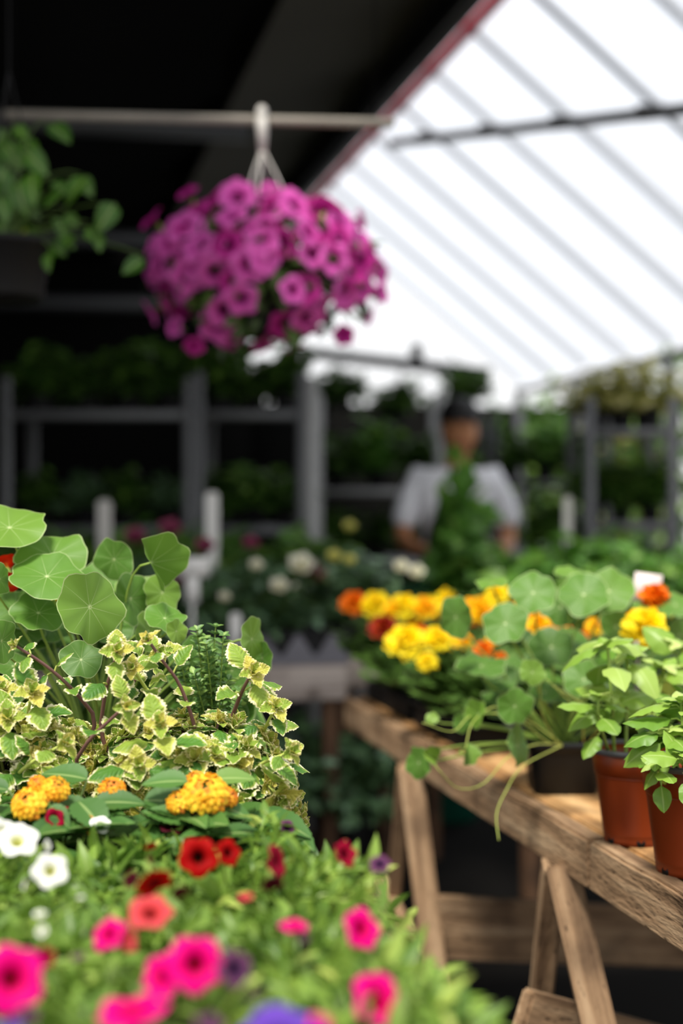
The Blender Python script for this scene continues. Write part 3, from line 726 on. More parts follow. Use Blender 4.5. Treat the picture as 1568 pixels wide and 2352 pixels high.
def plectranthus(X, Y, label, seed, nm, rx, hz, special):
    g = np.random.default_rng(seed); b = np.array([X, Y, ZT]); r = root('variegated_plectranthus', label, 'foliage plant', b, 'variegated plectranthus')
    add_pot(r, .065, .115, M['blackp']); fo, sg, sp = MB(), MB(), MB(); z0 = .10
    for d in hemi(g, nm, -.2):
        e = np.array([d[0]*rx, d[1]*rx*.8, z0+d[2]*hz+g.uniform(-.01, .01)]); e[2] = max(e[2], .04); s0 = np.array([e[0]*.15, e[1]*.15, z0])
        pts = bez(s0, np.array([e[0]*.6, e[1]*.6, z0+(e[2]-z0)*.5+.02]), e, 9)
        sprig(fo, (sg, sp), pts, g.uniform(.036, .050), g, g.random() < .25, 3, True, .4)
    for pl, pur, Ys, np_, L in special:
        w = np.array([P(px, py, Ys+dy) for (px, py), dy in zip(pl, np.linspace(.05, 0, len(pl)))])
        pts = spline([L_(p, b) for p in w], 12); k_ = pts[0]-(pts[1]-pts[0])*2.5; pts = np.vstack([bez((pts[0][0]*.5, pts[0][1]*.5, min(z0, pts[0][2]-.03)), k_, pts[0], 5)[:-1], pts])
        sprig(fo, (sg, sp), pts, L*1.3, g, pur, np_, True, .45, .5)
    fo.build('foliage', M['var'], r); sg.build('stems', M['stemY'], r); o = sp.build('purple_stems', M['stemP'], r); o['label'] = 'purple stems'
    return r
plectranthus(-.165, 1.53, 'bushy cream-edged plectranthus with purple stems, right of its paler twin, by the aisle', 31, 120, .12, .12, [
    ([(455, 1712), (440, 1645), (411, 1570), (375, 1520), (340, 1470)], True, 1.47, 3, .026),
    ([(232, 1661), (243, 1587), (263, 1520), (268, 1495)], True, 1.47, 2, .028),
    ([(290, 1677), (300, 1580), (344, 1520), (365, 1500)], True, 1.52, 3, .026),
    ([(366, 1637), (339, 1587), (312, 1547), (303, 1534)], False, 1.48, 3, .024),
    ([(535, 1640), (558, 1583), (580, 1545)], True, 1.5, 2, .034),
    ([(600, 1690), (612, 1665), (632, 1625)], False, 1.5, 2, .03),
    ([(536, 1797), (603, 1753), (668, 1727)], False, 1.46, 3, .028),
    ([(372, 1740), (366, 1708), (366, 1663)], False, 1.43, 2, .032),
    ([(308, 1797), (317, 1757)], False, 1.42, 1, .034),
    ([(176, 1744), (210, 1695), (277, 1632), (290, 1623)], True, 1.43, 2, .026),
    ([(560, 1800), (600, 1790), (640, 1830)], False, 1.47, 2, .042)])
plectranthus(-.355, 1.55, 'cream-edged plectranthus cut by the left edge of the view, one long stem leaning left', 32, 105, .13, .12, [
    ([(212, 1637), (170, 1587), (112, 1534), (35, 1482)], True, 1.48, 3, .022),
    ([(9, 1820), (58, 1762), (147, 1708)], False, 1.43, 3, .028),
    ([(27, 1748), (22, 1690), (18, 1650)], False, 1.46, 2, .034),
    ([(70, 1700), (65, 1640), (75, 1590)], False, 1.47, 2, .034),
    ([(20, 1700), (8, 1640), (5, 1585)], False, 1.5, 2, .03)])

# thyme
def thyme(X, Y, seed):
    g = np.random.default_rng(seed); b = np.array([X, Y, ZT]); r = root('thyme', 'wispy thyme with tiny grey-green leaves between the nasturtium and plectranthus', 'herb', b)
    add_pot(r, .05, .095, M['blackp']); fo, st = MB(), MB()
    tips = [P(px+g.uniform(-12, 12), py+g.uniform(-10, 10), Y+g.uniform(-.05, .05)) for px, py in [(458, 1465), (500, 1450), (515, 1470), (470, 1500), (440, 1510), (495, 1510), (525, 1520), (450, 1540), (520, 1555), (540, 1580), (465, 1480), (410, 1500), (445, 1450), (530, 1600), (490, 1570), (455, 1570), (485, 1470), (555, 1600), (420, 1520)]]
    for e in tips:
        e = L_(e, b); s0 = np.array([g.uniform(-.02, .02), g.uniform(-.02, .02), .085]); pts = bez(s0, (s0[0]*.6+e[0]*.4, s0[1], e[2]*.6+.03), e, 12); tube(st, pts, [.0012, .0007], 4)
        for i in range(3, 12):
            t = nrm(pts[i]-pts[i-1]); fx = frame(t, (0, 0, 1))
            for h in range(2):
                p = pts[i]-(pts[i]-pts[i-1])*.5*h
                for k in range(4 if i < 11 else 6):
                    a = k*PI/2+i*.8+h; out = fx[:, 0]*math.cos(a)+fx[:, 2]*math.sin(a); put(fo, LT_thy[0], p, out+t*.5, t+g.normal(0, .2, 3), g.uniform(.008, .013), g.uniform(.2, 1))
    fo.build('foliage', M['thyme'], r); st.build('stems', M['stem'], r)
thyme(-.155, 1.68, 5)

# ------------------------------------------------------------------ nasturtiums
def nast_leaf(fo, st, b, soil, px, py, rx, ry, Y, roll=0., side=0., k=None, rnd=None, g=None, face=1):
    """round leaf seen rx x ry pixels at (px,py); the smaller radius comes from its tilt"""
    pos = P(px, py, Y); R = max(rx, ry*.98)*Y/F; q = min(1, ry/max(rx, 1)); sx = side
    c = nrm(np.array([0, 0, H])-pos); up = np.array([0, 0, 1.]); up = nrm(up-c*np.dot(up, c)); rt = np.cross(up, c)
    q2 = min(1, rx/max(ry, 1))
    n = c*min(q, q2)+up*math.sqrt(max(0, 1-q*q))*face+rt*math.sqrt(max(0, 1-q2*q2))*(1 if sx >= 0 else -1)
    n = nrm(n+g.normal(0, .05, 3)+rt*sx*.25)
    p = L_(pos, b); put_disc(fo, int(g.integers(6)) if k is None else k, p, n, roll, R, R, g.uniform(.1, .9) if rnd is None else rnd)
    s0 = np.array(soil)+np.array([g.uniform(-.02, .02), g.uniform(-.02, .02), 0])
    tube(st, bez(s0, (s0[0]*.5+p[0]*.5, s0[1], p[2]*.7+s0[2]*.3), p-n*.05, 9, p), [.0019, .0013], 6)
def nasturtium(b, label, leaves, seed, potf, soil, flowers=(), nfill=20, fr_=(.12, .10, .2), pot_args=None):
    g = np.random.default_rng(seed); r = root('nasturtium', label, 'flowering plant', b, 'nasturtiums')
    potf(r); fo, st = MB(), MB()
    for lf in leaves: nast_leaf(fo, st, b, soil, *lf[:5], roll=g.uniform(-3, 3), side=lf[5] if len(lf) > 5 else 0, k=lf[6] if len(lf) > 6 else None, rnd=lf[7] if len(lf) > 7 else None, g=g)
    for d in hemi(g, nfill, .1):
        p = np.array([d[0]*fr_[0], abs(d[1])*fr_[1]*.9+.01, soil[2]+.03+d[2]*fr_[2]*g.uniform(.3, 1)]); n = np.array([g.normal(0, .4), -.5, .8])
        put_disc(fo, int(g.integers(6)), p, n, g.uniform(-3, 3), *([g.uniform(.022, .038)]*2), g.uniform(0, .5))
        tube(st, bez(soil, (p[0]*.4, p[1]*.4, p[2]*.7), p, 7), .0014, 5)
    fo.build('foliage', M['nast'], r); st.build('stems', M['stem'], r)
    for px, py, w, Y, mat, fc in flowers:
        pos = P(px, py, Y); flower_at(r, b, pos, fc, w/2*Y/F, mat, 1, roll=1.)
    return r
def mound_pot(r): add_pot(r, .07, .12, M['blackp'])
NL = [(22, 1212, 88, 46, 1.72, -.3, 0, .75), (120, 1276, 78, 46, 1.74, .1, 1, .65), (108, 1324, 84, 52, 1.68, -.1, 2, .6), (206, 1394, 72, 88, 1.60, .3, 3, .75), (88, 1408, 66, 38, 1.70, 0, 4, .45),
      (345, 1293, 48, 66, 1.74, .7, 7, .7), (262, 1285, 46, 50, 1.80, -.5, 0, .3), (238, 1335, 60, 46, 1.86, 0, 1, .5), (318, 1368, 62, 40, 1.84, 0, 2, .75), (372, 1362, 44, 46, 1.80, .3, 3, .8), (300, 1375, 44, 60, 1.78, 0, 4, .5),
      (378, 1420, 50, 30, 1.72, .5, 5, .6), (340, 1450, 36, 50, 1.74, .6, 0, .8), (186, 1515, 48, 44, 1.63, -.2, 1, .25), (4, 1472, 32, 54, 1.62, .2, 2, .55), (0, 1330, 22, 36, 1.66, 0, 3, .6), (40, 1400, 70, 44, 1.80, 0, 4, .35),
      (60, 1450, 40, 36, 1.8, 0, 5, .25), (120, 1445, 44, 30, 1.82, 0, 0, .2), (260, 1450, 46, 36, 1.8, 0, 1, .35), (578, 1468, 30, 52, 1.76, .4, 2, .8), (602, 1512, 26, 46, 1.78, -.5, 3, .2), (532, 1540, 38, 40, 1.82, 0, 4, .3),
      (420, 1500, 40, 34, 1.82, 0, 5, .25), (30, 1530, 44, 30, 1.72, 0, 0, .2), (405, 1450, 24, 30, 1.70, .6, 1, .9), (445, 1490, 30, 32, 1.78, 0, 2, .4)]
nasturtium(np.array([-.31, 1.80, ZT]), 'tall nasturtium with round veined leaves at the far left behind the plectranthus', NL, 41, mound_pot, (0, 0, .11),
           [(25, 1335, 60, 1.76, 'nastF', (.2, -1, .9)), (108, 1372, 46, 1.78, 'nastY', (.3, -1, -.2)), (6, 1296, 64, 1.80, 'nastF', (-.6, .4, .6))], 70, (.19, .10, .22))
yb = .44*F/(1830-1176)
npb = np.array([P(1292, 1830, yb+.05)[0], yb+.06, ZT])
def sq_pot(r):
    mb = MB(); lathe(mb, [(.001, .001), (.047, 0), (.049, .003), (.056, .066), (.0565, .068), (.060, .069), (.061, .082), (.058, .083), (.055, .075), (.05, .03)], 48, sq=9); o = mb.build('pot', M['blackp'], r)
    so = MB(); lathe(so, [(.001, .07), (.03, .071), (.054, .07)], 32, sq=9); so.build('soil', M['soil'], o)
NR = [(1224, 1362, 54, 48, 2.12, -.1, 0, .55), (1340, 1366, 60, 46, 2.14, -.2, 1, .5), (1398, 1358, 58, 50, 2.18, .3, 2, .65), (1287, 1395, 46, 44, 2.25, 0, 3, .3), (1046, 1418, 40, 50, 2.15, .3, 4, .5), (1160, 1432, 52, 46, 2.1, .1, 5, .5),
      (1266, 1486, 50, 48, 2.2, 0, 0, .15), (1222, 1544, 30, 30, 2.02, 0, 1, .8), (1340, 1560, 46, 44, 2.1, -.2, 2, .5), (1182, 1622, 40, 44, 2.02, .1, 3, .5), (962, 1752, 28, 40, 2.1, -.5, 4, .4), (1066, 1732, 20, 26, 2.05, .6, 7, .8), (1188, 1712, 18, 54, 2.04, .6, 5, .5),
      (1312, 1318, 38, 16, 2.2, .4, 0, .7), (992, 1650, 15, 14, 2.1, 0, 1, .9), (1105, 1530, 56, 28, 2.2, 0, 2, .35), (1130, 1340, 34, 10, 2.2, -.2, 3, .7), (1415, 1440, 38, 50, 2.3, 0, 4, .2), (1100, 1640, 26, 34, 2.1, -.4, 6, .75), (1060, 1660, 20, 24, 2.15, 0, 5, .4),
      (1550, 1390, 40, 26, 2.3, .2, 0, .5), (1500, 1400, 50, 14, 2.3, .5, 1, .6), (1560, 1460, 36, 40, 2.35, 0, 2, .35), (1250, 1590, 36, 26, 2.2, 0, 3, .3), (1150, 1560, 40, 30, 2.25, 0, 4, .35), (985, 1735, 18, 22, 2.06, .3, 7, .9)]
nr = nasturtium(npb, 'trailing nasturtium in a black square pot on the right bench beside the basil', NR, 42, sq_pot, (0, 0, .07), [], 26, (.10, .08, .16))
tr_ = MB()
for pl in ([(1185, 1640), (1250, 1700), (1290, 1715)], [(970, 1660), (1040, 1680), (1090, 1640), (1200, 1650), (1290, 1710)], [(1000, 1760), (1050, 1810), (1110, 1800), (1165, 1740), (1230, 1710), (1290, 1712)], [(1145, 1930), (1140, 1870), (1160, 1820), (1200, 1760), (1290, 1712)], [(1240, 1560), (1245, 1640), (1280, 1710)], [(1255, 1560), (1330, 1640), (1340, 1705)], [(1270, 1575), (1380, 1650), (1350, 1706)], [(1068, 1720), (1085, 1660), (1130, 1625), (1160, 1635)]):
    w = np.array([P(px, py, 2.04 + .18*i/len(pl)) for i, (px, py) in enumerate(pl)]); tube(tr_, spline([L_(p, npb) for p in w], 18), [.0007, .0011], 6)
tr_.build('trailing_stems', M['stemY'], nr)

# ------------------------------------------------------------------ basil in terracotta pots
def basil(b, label, stalks, seed, rp, hp):
    g = np.random.default_rng(seed); r = root('potted_basil', label, 'herb', b, 'basil in terracotta pots')
    mb = MB(); prof = [(.001, .010), (rp*.62, .010), (rp*.64, 0), (rp*.70, .0), (rp*.715, .006), (rp*.72, hp*.09), (rp*.735, hp*.1), (rp*.735, hp*.12), (rp*.90, hp*.70), (rp*.905, hp*.715), (rp*.935, hp*.725), (rp*.985, hp*.93), (rp*.95, hp*.94), (rp*.93, hp*.84)]
    lathe(mb, prof, 56); body = mb.build('pot', M['terra'], r)
    mb = MB(); lathe(mb, [(rp*.975, hp*.925), (rp*1.03, hp*.945), (rp*1.045, hp*.965), (rp*1.03, hp*.985), (rp*.98, hp*.99), (rp*.95, hp*.95)], 56); o = mb.build('rim', M['greyp'], body); o['label'] = 'dark grey rim'
    mb = MB(); tube(mb, [(rp*.893*math.cos(t), rp*.893*math.sin(t), hp*.702) for t in np.linspace(0, 2*PI, 49)], .0014, 6); mb.build('rib', M['terra'], body)
    for k in range(6):
        a = k*PI/3+.5; c = np.array([math.cos(a), math.sin(a), 0])*rp*.71; mb = MB()
        tube(mb, [c*.96+np.array([0, 0, .005]), c*1.006+np.array([0, 0, .005])], .006, 10); mb.build('drain_hole', M['black'], body)
    mb = MB(); lathe(mb, [(.001, hp*.80), (rp*.4, hp*.81), (rp*.92, hp*.79)], 32); mb.build('soil', M['soil'], body)
    fo, st = MB(), MB()
    for pts, L, n in stalks:
        w = spline([L_(p, b) for p in pts], 14); w = np.vstack([[w[0][0], w[0][1], hp*.8], w]); tube(st, w, [.0026, .0018], 7)
        for k in range(n):
            f = .36+.64*(k+.6)/n; i = min(int(f*13), 13); p = w[i]; t = nrm(w[min(i+1, 14)]-w[i-1]); fx = frame(t, (0, -.5, .2)); a = (k % 2)*PI/2+g.uniform(-.4, .4)
            for s in (1, -1):
                out = s*(fx[:, 0]*math.cos(a)+fx[:, 2]*math.sin(a)); ax = nrm(out*.95+t*.35); l = L*g.uniform(.75, 1.15)*(1.1-.25*f)
                q = p+ax*l*.25; tube(st, [p, p+ax*l*.12+np.array([0, 0, .003]), q], .0011, 5)
                put(fo, LT_basil[g.integers(3)], q, nrm(ax+np.array([0, 0, -.1])), nrm(np.array([0, -.3, 1])+g.normal(0, .2, 3)), l, g.uniform(.1, .8))
        e = w[-1]; t = nrm(w[-1]-w[-2]); fx = frame(t, (0, 0, 1))
        for k in range(6):
            a = k*1.05; out = fx[:, 0]*math.cos(a)+fx[:, 2]*math.sin(a); put(fo, LT_basil[k % 3], e, out*.8+t*.6, t+g.normal(0, .1, 3), L*.45*g.uniform(.8, 1.2), g.uniform(.6, 1))
    fo.build('foliage', M['basil'], r); st.build('stems', M['stem'], r)
y1 = .44*F/(1955-1176)
b1 = np.array([P(1462, 1955, y1+.05)[0], y1+.06, ZT])
basil(b1, 'tall basil with a bare pale stalk in the left terracotta pot', [
    ([P(1437, 1735, y1+.04), P(1438, 1640, y1+.04), P(1440, 1540, y1+.04), P(1438, 1500, y1+.03)], .058, 2),
    ([P(1410, 1735, y1+.03), P(1405, 1620, y1), P(1396, 1500, y1), P(1392, 1480, y1)], .060, 4),
    ([P(1470, 1735, y1+.06), P(1500, 1650, y1+.08), P(1520, 1560, y1+.1), P(1525, 1530, y1+.1)], .06, 5),
    ([P(1400, 1735, y1+.05), P(1385, 1690, y1), P(1372, 1640, y1-.02), P(1375, 1600, y1-.02)], .050, 3),
    ([P(1480, 1735, y1+.05), P(1500, 1600, y1+.12), P(1560, 1520, y1+.15), P(1565, 1480, y1+.15)], .055, 4)], 51, .0585, .128)
y2 = .44*F/(2030-1176)
b2 = np.array([P(1597, 2030, y2+.05)[0], y2+.06, ZT])
basil(b2, 'low bushy basil in the right terracotta pot, cut by the right edge of the view', [
    ([P(1560, 1790, y2+.03), P(1550, 1740, y2), P(1535, 1700, y2-.01), P(1530, 1680, y2-.01)], .056, 5),
    ([P(1530, 1800, y2+.03), P(1515, 1790, y2-.02), P(1505, 1755, y2-.03)], .040, 2),
    ([P(1570, 1790, y2+.03), P(1570, 1700, y2), P(1565, 1640, y2), P(1565, 1610, y2)], .058, 6),
    ([P(1600, 1790, y2+.03), P(1610, 1700, y2), P(1620, 1620, y2)], .05, 5),
    ([P(1580, 1790, y2), P(1575, 1770, y2-.05), P(1572, 1735, y2-.05)], .042, 3)], 52, .064, .138)

# ------------------------------------------------------------------ marigolds in black trays on the right bench
def tray(name, label, b, w, l, h, rz, group, mat='black', cells=(3, 4)):
    r = root(name, label, 'tray', b, group, rz); mb = MB(); t = .004
    for lo, hi in (((-w/2, -l/2, 0), (w/2, l/2, t)), ((-w/2, -l/2, 0), (-w/2+t, l/2, h)), ((w/2-t, -l/2, 0), (w/2, l/2, h)), ((-w/2, -l/2, 0), (w/2, -l/2+t, h)), ((-w/2, l/2-t, 0), (w/2, l/2, h))): boxv(mb, lo, hi)
    o = mb.build('tray_body', M[mat], r, False)
    mb = MB()
    for lo, hi in (((-w/2-.008, -l/2-.008, h-.006), (-w/2+t, l/2+.008, h)), ((w/2-t, -l/2-.008, h-.006), (w/2+.008, l/2+.008, h)), ((-w/2, -l/2-.008, h-.006), (w/2, -l/2+t, h)), ((-w/2, l/2-t, h-.006), (w/2, l/2+.008, h))): boxv(mb, lo, hi, 0, .0015)
    mb.build('rim', M['blackp'], o)
    return r
for i, (u, v, lab) in enumerate([(UB+.19, 3.08, 'black plastic tray at the far end of the right bench under russet and yellow marigolds'), (UB+.19, 2.66, 'black plastic tray on the right bench between the far tray and the square pot'), (UB+.29, 2.27, 'black plastic tray on the right bench just behind the square nasturtium pot')]):
    tray('seedling_tray', lab, Q(u, v, ZT), .28, (.38, .38, .28)[i], .05, ROT, 'black trays on the right bench')
def feather(mb, p, ax, nor, L, g):
    R = frame(ax, nor)
    for k in range(5):
        f = .25+.75*k/5
        for s in (1, -1): put(mb, LT_thy[0], np.asarray(p)+R[:, 1]*L*f, R[:, 0]*s+R[:, 1]*.7, R[:, 2], L*.36*(1.1-.4*f), g.uniform(0, 1))
    put(mb, LT_thy[0], np.asarray(p)+R[:, 1]*L*.95, R[:, 1], R[:, 2], L*.35, .5)
def marigold(b, label, heads, seed, rad=.11, hgt=.16, zf=.05, mtl='mari'):
    g = np.random.default_rng(seed); b = np.asarray(b, float); r = root('marigold', label, 'flowering plant', b, 'marigolds on the right bench')
    add_pot(r, .04, .055, M['black']); fo, st = MB(), MB()
    for d in hemi(g, 30, .12):
        e = np.array([d[0]*rad, d[1]*rad, .05+d[2]*hgt*g.uniform(.6, 1)]); s0 = np.array([0, 0, .045]); pts = bez(s0, (e[0]*.4, e[1]*.4, e[2]*.7+.01), e, 7); tube(st, pts, [.0018, .001], 5)
        for k in range(1, 7):
            for s in range(3):
                a = g.uniform(0, 6.28); feather(fo, pts[k], np.array([math.cos(a), math.sin(a), .35]), (0, 0, 1), g.uniform(.03, .055), g)
    hs = []
    for px, py, w, m, Y in heads:
        pos = P(px, py, Y); rr = w*.57*Y/F; fv = np.array([g.normal(0, .25), -.75, .8]); hs.append((pos, fv, rr, m))
        q = L_(pos-nrm(fv)*rr*.7, b); tube(st, bez((0, 0, .045), (q[0]*.5, q[1]*.5, q[2]*.8), q, 7), .0017, 5)
    fo.build('foliage', M[mtl], r); st.build('stems', M['stemD'], r)
    for i, (pos, fv, rr, m) in enumerate(hs): flower_at(r, b, pos, fv, rr, m, name='flower_head', mesh=PM[(m, 1+i % 2)], calm=MCAL, roll=i*1.3)
mz = ZT+.004
marigold(Q(UB+.08, 3.16, mz), 'marigold with one orange and one yellow head at the far end of the bench', [(812, 1385, 58, 'mO', 3.22), (862, 1390, 68, 'mY', 3.2), (840, 1394, 40, 'mYO', 3.25)], 61, .11, .2)
marigold(Q(UB+.10, 2.94, mz), 'marigold with a single dark russet head near the far end of the bench', [(880, 1442, 62, 'mR', 2.98), (905, 1400, 50, 'mYO', 3.1)], 62, .11, .15)
marigold(Q(UB+.23, 3.06, mz), 'marigold with a row of yellow and amber heads behind the russet one', [(925, 1394, 64, 'mY', 3.1), (975, 1397, 62, 'mYO', 3.1), (950, 1420, 50, 'mO', 3.12), (1025, 1374, 46, 'mY', 3.2), (995, 1392, 44, 'mY', 3.15)], 63, .12, .2)
marigold(Q(UB+.10, 2.70, mz), 'marigold with two large yellow heads beside the bench edge', [(932, 1474, 86, 'mY', 2.75), (1004, 1468, 66, 'mY', 2.75), (980, 1520, 46, 'mY', 2.68), (965, 1455, 40, 'mO', 2.82), (1062, 1472, 44, 'mYO', 2.75)], 64, .12, .15)
marigold(Q(UB+.24, 2.77, mz), 'marigold with amber heads right behind the leftmost round nasturtium leaf', [(1098, 1402, 66, 'mYO', 2.8), (1075, 1420, 50, 'mO', 2.85), (1115, 1385, 40, 'mY', 2.85), (1040, 1440, 46, 'mYO', 2.9)], 65, .12, .18)
marigold(Q(UB+.12, 2.53, mz), 'marigold with small orange buds below the nasturtium leaves', [(1110, 1492, 42, 'mO', 2.55), (1150, 1508, 24, 'mO', 2.5), (1130, 1470, 30, 'mYO', 2.6)], 66, .12, .13)
marigold(Q(UB+.40, 2.76, ZT), 'marigold with one yellow head showing above the nasturtium leaves', [(1140, 1368, 54, 'mY', 2.9), (1175, 1400, 36, 'mYO', 2.9)], 67, .12, .2)
marigold(Q(UB+.26, 2.55, mz), 'marigold with yellow and orange heads between the round nasturtium leaves', [(1236, 1436, 56, 'mYO', 2.65), (1290, 1456, 56, 'mO', 2.6), (1262, 1445, 40, 'mYO', 2.65), (1215, 1405, 40, 'mO', 2.7), (1310, 1480, 34, 'mYO', 2.55)], 68, .12, .17)
marigold(Q(UB+.35, 2.34, mz), 'marigold with one small amber head left of the basil top', [(1366, 1438, 42, 'mYO', 2.55), (1340, 1460, 24, 'mO', 2.6)], 69, .11, .16)
marigold(Q(UB+.24, 2.23, mz), 'marigold with one big ragged yellow head and an orange one behind the basil', [(1482, 1440, 96, 'mY', 2.25), (1505, 1372, 70, 'mO', 2.32), (1530, 1388, 60, 'mY', 2.34), (1460, 1420, 40, 'mYO', 2.3)], 70, .12, .17)
# price card behind the nasturtium
b = P(1462, 1420, 2.36); b[2] = ZT+.0
r = root('plant_label', 'faded white plant label with blurred print beside the orange marigold on the right bench', 'label', b, 'plant labels')
mb = MB(); boxv(mb, (-.0235, -.001, P(0, 1385, 2.36)[2]-b[2]), (.0225, .001, P(0, 1314, 2.36)[2]-b[2]), 0, .0006); o = mb.build('card', M['pinkwhite'], r); o.rotation_euler = (0, .12, 0); o.location = (-.02, 0, 0)
mb = MB(); boxv(mb, (-.003, -.0008, 0), (.003, .0008, P(0, 1384, 2.36)[2]-b[2])); mb.build('stake', M['pinkwhite'], r)

# ------------------------------------------------------------------ pink hanging basket
hb_top = P(602, 262, 3.6); cen = P(612, 625, 3.6)
hb = root('hanging_basket', 'hanging basket overflowing with orchid pink petunias under the dark tarp', 'hanging plant', (cen[0], cen[1], cen[2]-.1))
hbb = np.array(hb.location); g = np.random.default_rng(77)
mb = MB(); lathe(mb, [(.001, .0), (.095, .0), (.10, .01), (.135, .13), (.142, .14), (.142, .155), (.13, .15), (.12, .1)], 40, (0, 0, -.06)); mb.build('pot', M['black'], hb)
fo, st = MB(), MB()
def ell(d): return np.array([d[0]*.285, d[1]*.23, d[2]*.19])
for i in range(620):
    d = nrm(g.normal(0, 1, 3)); p = ell(d)*g.uniform(.45, .97)+np.array([0, 0, .1]); put(fo, LT_ov[i % 3], p, d+g.normal(0, .5, 3), d+np.array([0, 0, .6]), g.uniform(.035, .06), g.uniform(0, 1))
for i in range(60):
    d = nrm(g.normal(0, 1, 3)); tube(st, bez((0, 0, .09), ell(d)*.5+np.array([0, 0, .16]), ell(d)*.9+np.array([0, 0, .1]), 8), .0016, 5)
fo.build('foliage', M['petdark'], hb); st.build('stems', M['stemD'], hb)
fls = []; outl = [(345, 500), (350, 640), (345, 720), (400, 750), (445, 795), (520, 790), (602, 795), (680, 800), (790, 770), (850, 735), (880, 672), (805, 500), (830, 505), (760, 480), (700, 470), (525, 425), (430, 440), (800, 590), (640, 440), (350, 560), (735, 460)]
for px, py in outl: fls.append((P(px, py, 3.6-g.uniform(-.05, .12)), g.uniform(.026, .038)))
while len(fls) < 100:
    i = len(fls); d = nrm(g.normal(0, 1, 3)); d[1] = -abs(d[1])*.9 if g.random() < .85 else d[1]
    d = nrm(d)
    if d[2] < -.55 and g.random() < .7: continue
    p = cen+ell(d)*g.uniform(.93, 1.06)
    if min(np.linalg.norm(p-q) for q, _ in fls) < .038: continue
    fls.append((p, g.uniform(.035, .050)))
for i, (p, rr) in enumerate(fls):
    d = nrm((p-cen)/np.array([.285, .23, .19])**1.2); flower_at(hb, hbb, p, d+np.array([0, -.25, .1])+g.normal(0, .35, 3), rr, 'f_orchid2' if i % 4 == 0 else 'f_orchid', i % 3, roll=g.uniform(0, 6))
mb = MB(); hp = lambda px, py, dy=0: L_(P(px, py, 3.6+dy), hbb)
tube(mb, [hp(602, 350), hp(602, 300), hp(600, 270)], [.010, .0145, .0145], 10)
tube(mb, [hp(600, 272), hp(600, 258, -.0), hp(601, 253, .02), hp(603, 262, .045), hp(603, 276, .045)], .013, 10)
mb.build('hook', M['white2'], hb)
for (px, dy) in ((560, -.08), (664, -.07), (615, .12), (590, -.1)):
    mb = MB(); tube(mb, [hp(602, 340), hp((602+px)/2, 400, dy/2), hp(px, 470, dy), L_(np.array(P(px, 470, 3.6+dy))*0+np.array([hbb[0]+(px-602)/F*3.6*2.2, 3.6+dy*1.3, hbb[2]+.085]), hbb)], .0028, 6); mb.build('hanger_wire', M['white2'], hb)

# vine in a hanging pot, top left
vb = P(20, 690, 3.1); vr = root('hanging_vine', 'trailing green vine in a black hanging pot at the upper left under the tarp', 'hanging plant', vb)
mb = MB(); lathe(mb, [(.001, 0), (.07, 0), (.075, .01), (.09, .115), (.096, .118), (.096, .13), (.088, .127), (.08, .1)], 36); mb.build('pot', M['black'], vr)
fo, st = MB(), MB(); g = np.random.default_rng(88)
vl = [(200, 440, 34), (265, 500, 34), (150, 465, 28), (185, 430, 26), (115, 315, 34), (20, 330, 30), (75, 430, 36), (60, 380, 34), (10, 420, 38), (25, 480, 36), (70, 520, 32), (130, 525, 28), (110, 580, 26), (225, 555, 20), (175, 560, 22), (30, 540, 26), (5, 360, 34), (40, 450, 34), (95, 470, 28), (120, 440, 24), (50, 350, 30), (0, 480, 30), (-20, 440, 38), (-30, 380, 38), (60, 570, 26), (90, 545, 24), (115, 600, 22), (330, 620, 26), (25, 400, 34), (45, 500, 30), (5, 530, 30), (150, 510, 20), (-10, 560, 28), (35, 310, 22), (200, 540, 18), (140, 560, 20)]
for px, py, w in vl:
    p = L_(P(px, py, 3.1+g.uniform(-.08, .1)), vb); n = np.array([g.normal(0, .4), -.8, .5]); ax = np.array([g.normal(0, .6), -.3, -.5])
    put(fo, LT_ov[g.integers(3)], p+np.array([0, 0, w*.9/F*3.1]), ax, n, w*2.3/F*3.1, g.uniform(.2, .7) if (px, py) != (30, 540) else 1.)
    tube(st, bez((0, 0, .11), (p[0]*.4, 0, max(p[2], .12)+.05), p+np.array([0, 0, .03]), 8), .0014, 5)
fo.build('foliage', M['vine'], vr); st.build('stems', M['stemD'], vr)
for a in (0, 2.1, 4.2):
    mb = MB(); tube(mb, [(.09*math.cos(a), .09*math.sin(a), .125), (.0, .0, .50), (0, 0, H+1.76-vb[2])], .0014, 5); mb.build('hanger_wire', M['black'], vr)

# ------------------------------------------------------------------ background plants (each built once, then copied)
def bush(kind, seed, n, rad, hgt, L, mat, pr=.06, ph=.10, potmat='black', tpl=None, upright=.0):
    g = np.random.default_rng(seed); r = bpy.data.objects.new(kind, None); C.objects.link(r); r.empty_display_size = .05
    add_pot(r, pr, ph, M[potmat]); fo, st = MB(), MB()
    for d in hemi(g, n, .02):
        e = np.array([d[0]*rad, d[1]*rad, ph*.85+d[2]*hgt*g.uniform(.55, 1)]); s0 = np.array([0, 0, ph*.85]); pts = bez(s0, (e[0]*.35, e[1]*.35, e[2]*.7+.02), e, 7); tube(st, pts, [.003, .0015], 4, cap=False)
        for k in range(2, 7):
            for s in range(3):
                a = g.uniform(0, 6.28); ax = np.array([math.cos(a), math.sin(a), g.uniform(-.4, .5)+upright]); put(fo, (tpl or LT_low)[g.integers(2)], pts[k], ax, np.array([0, -.2, 1])+g.normal(0, .35, 3), L*g.uniform(.7, 1.2), np.clip(g.uniform(0, .7)+.3*(k > 5), 0, 1))
    fo.build('foliage', M[mat], r); st.build('stems', M['stemD'], r)
    return r
PROTO = {}
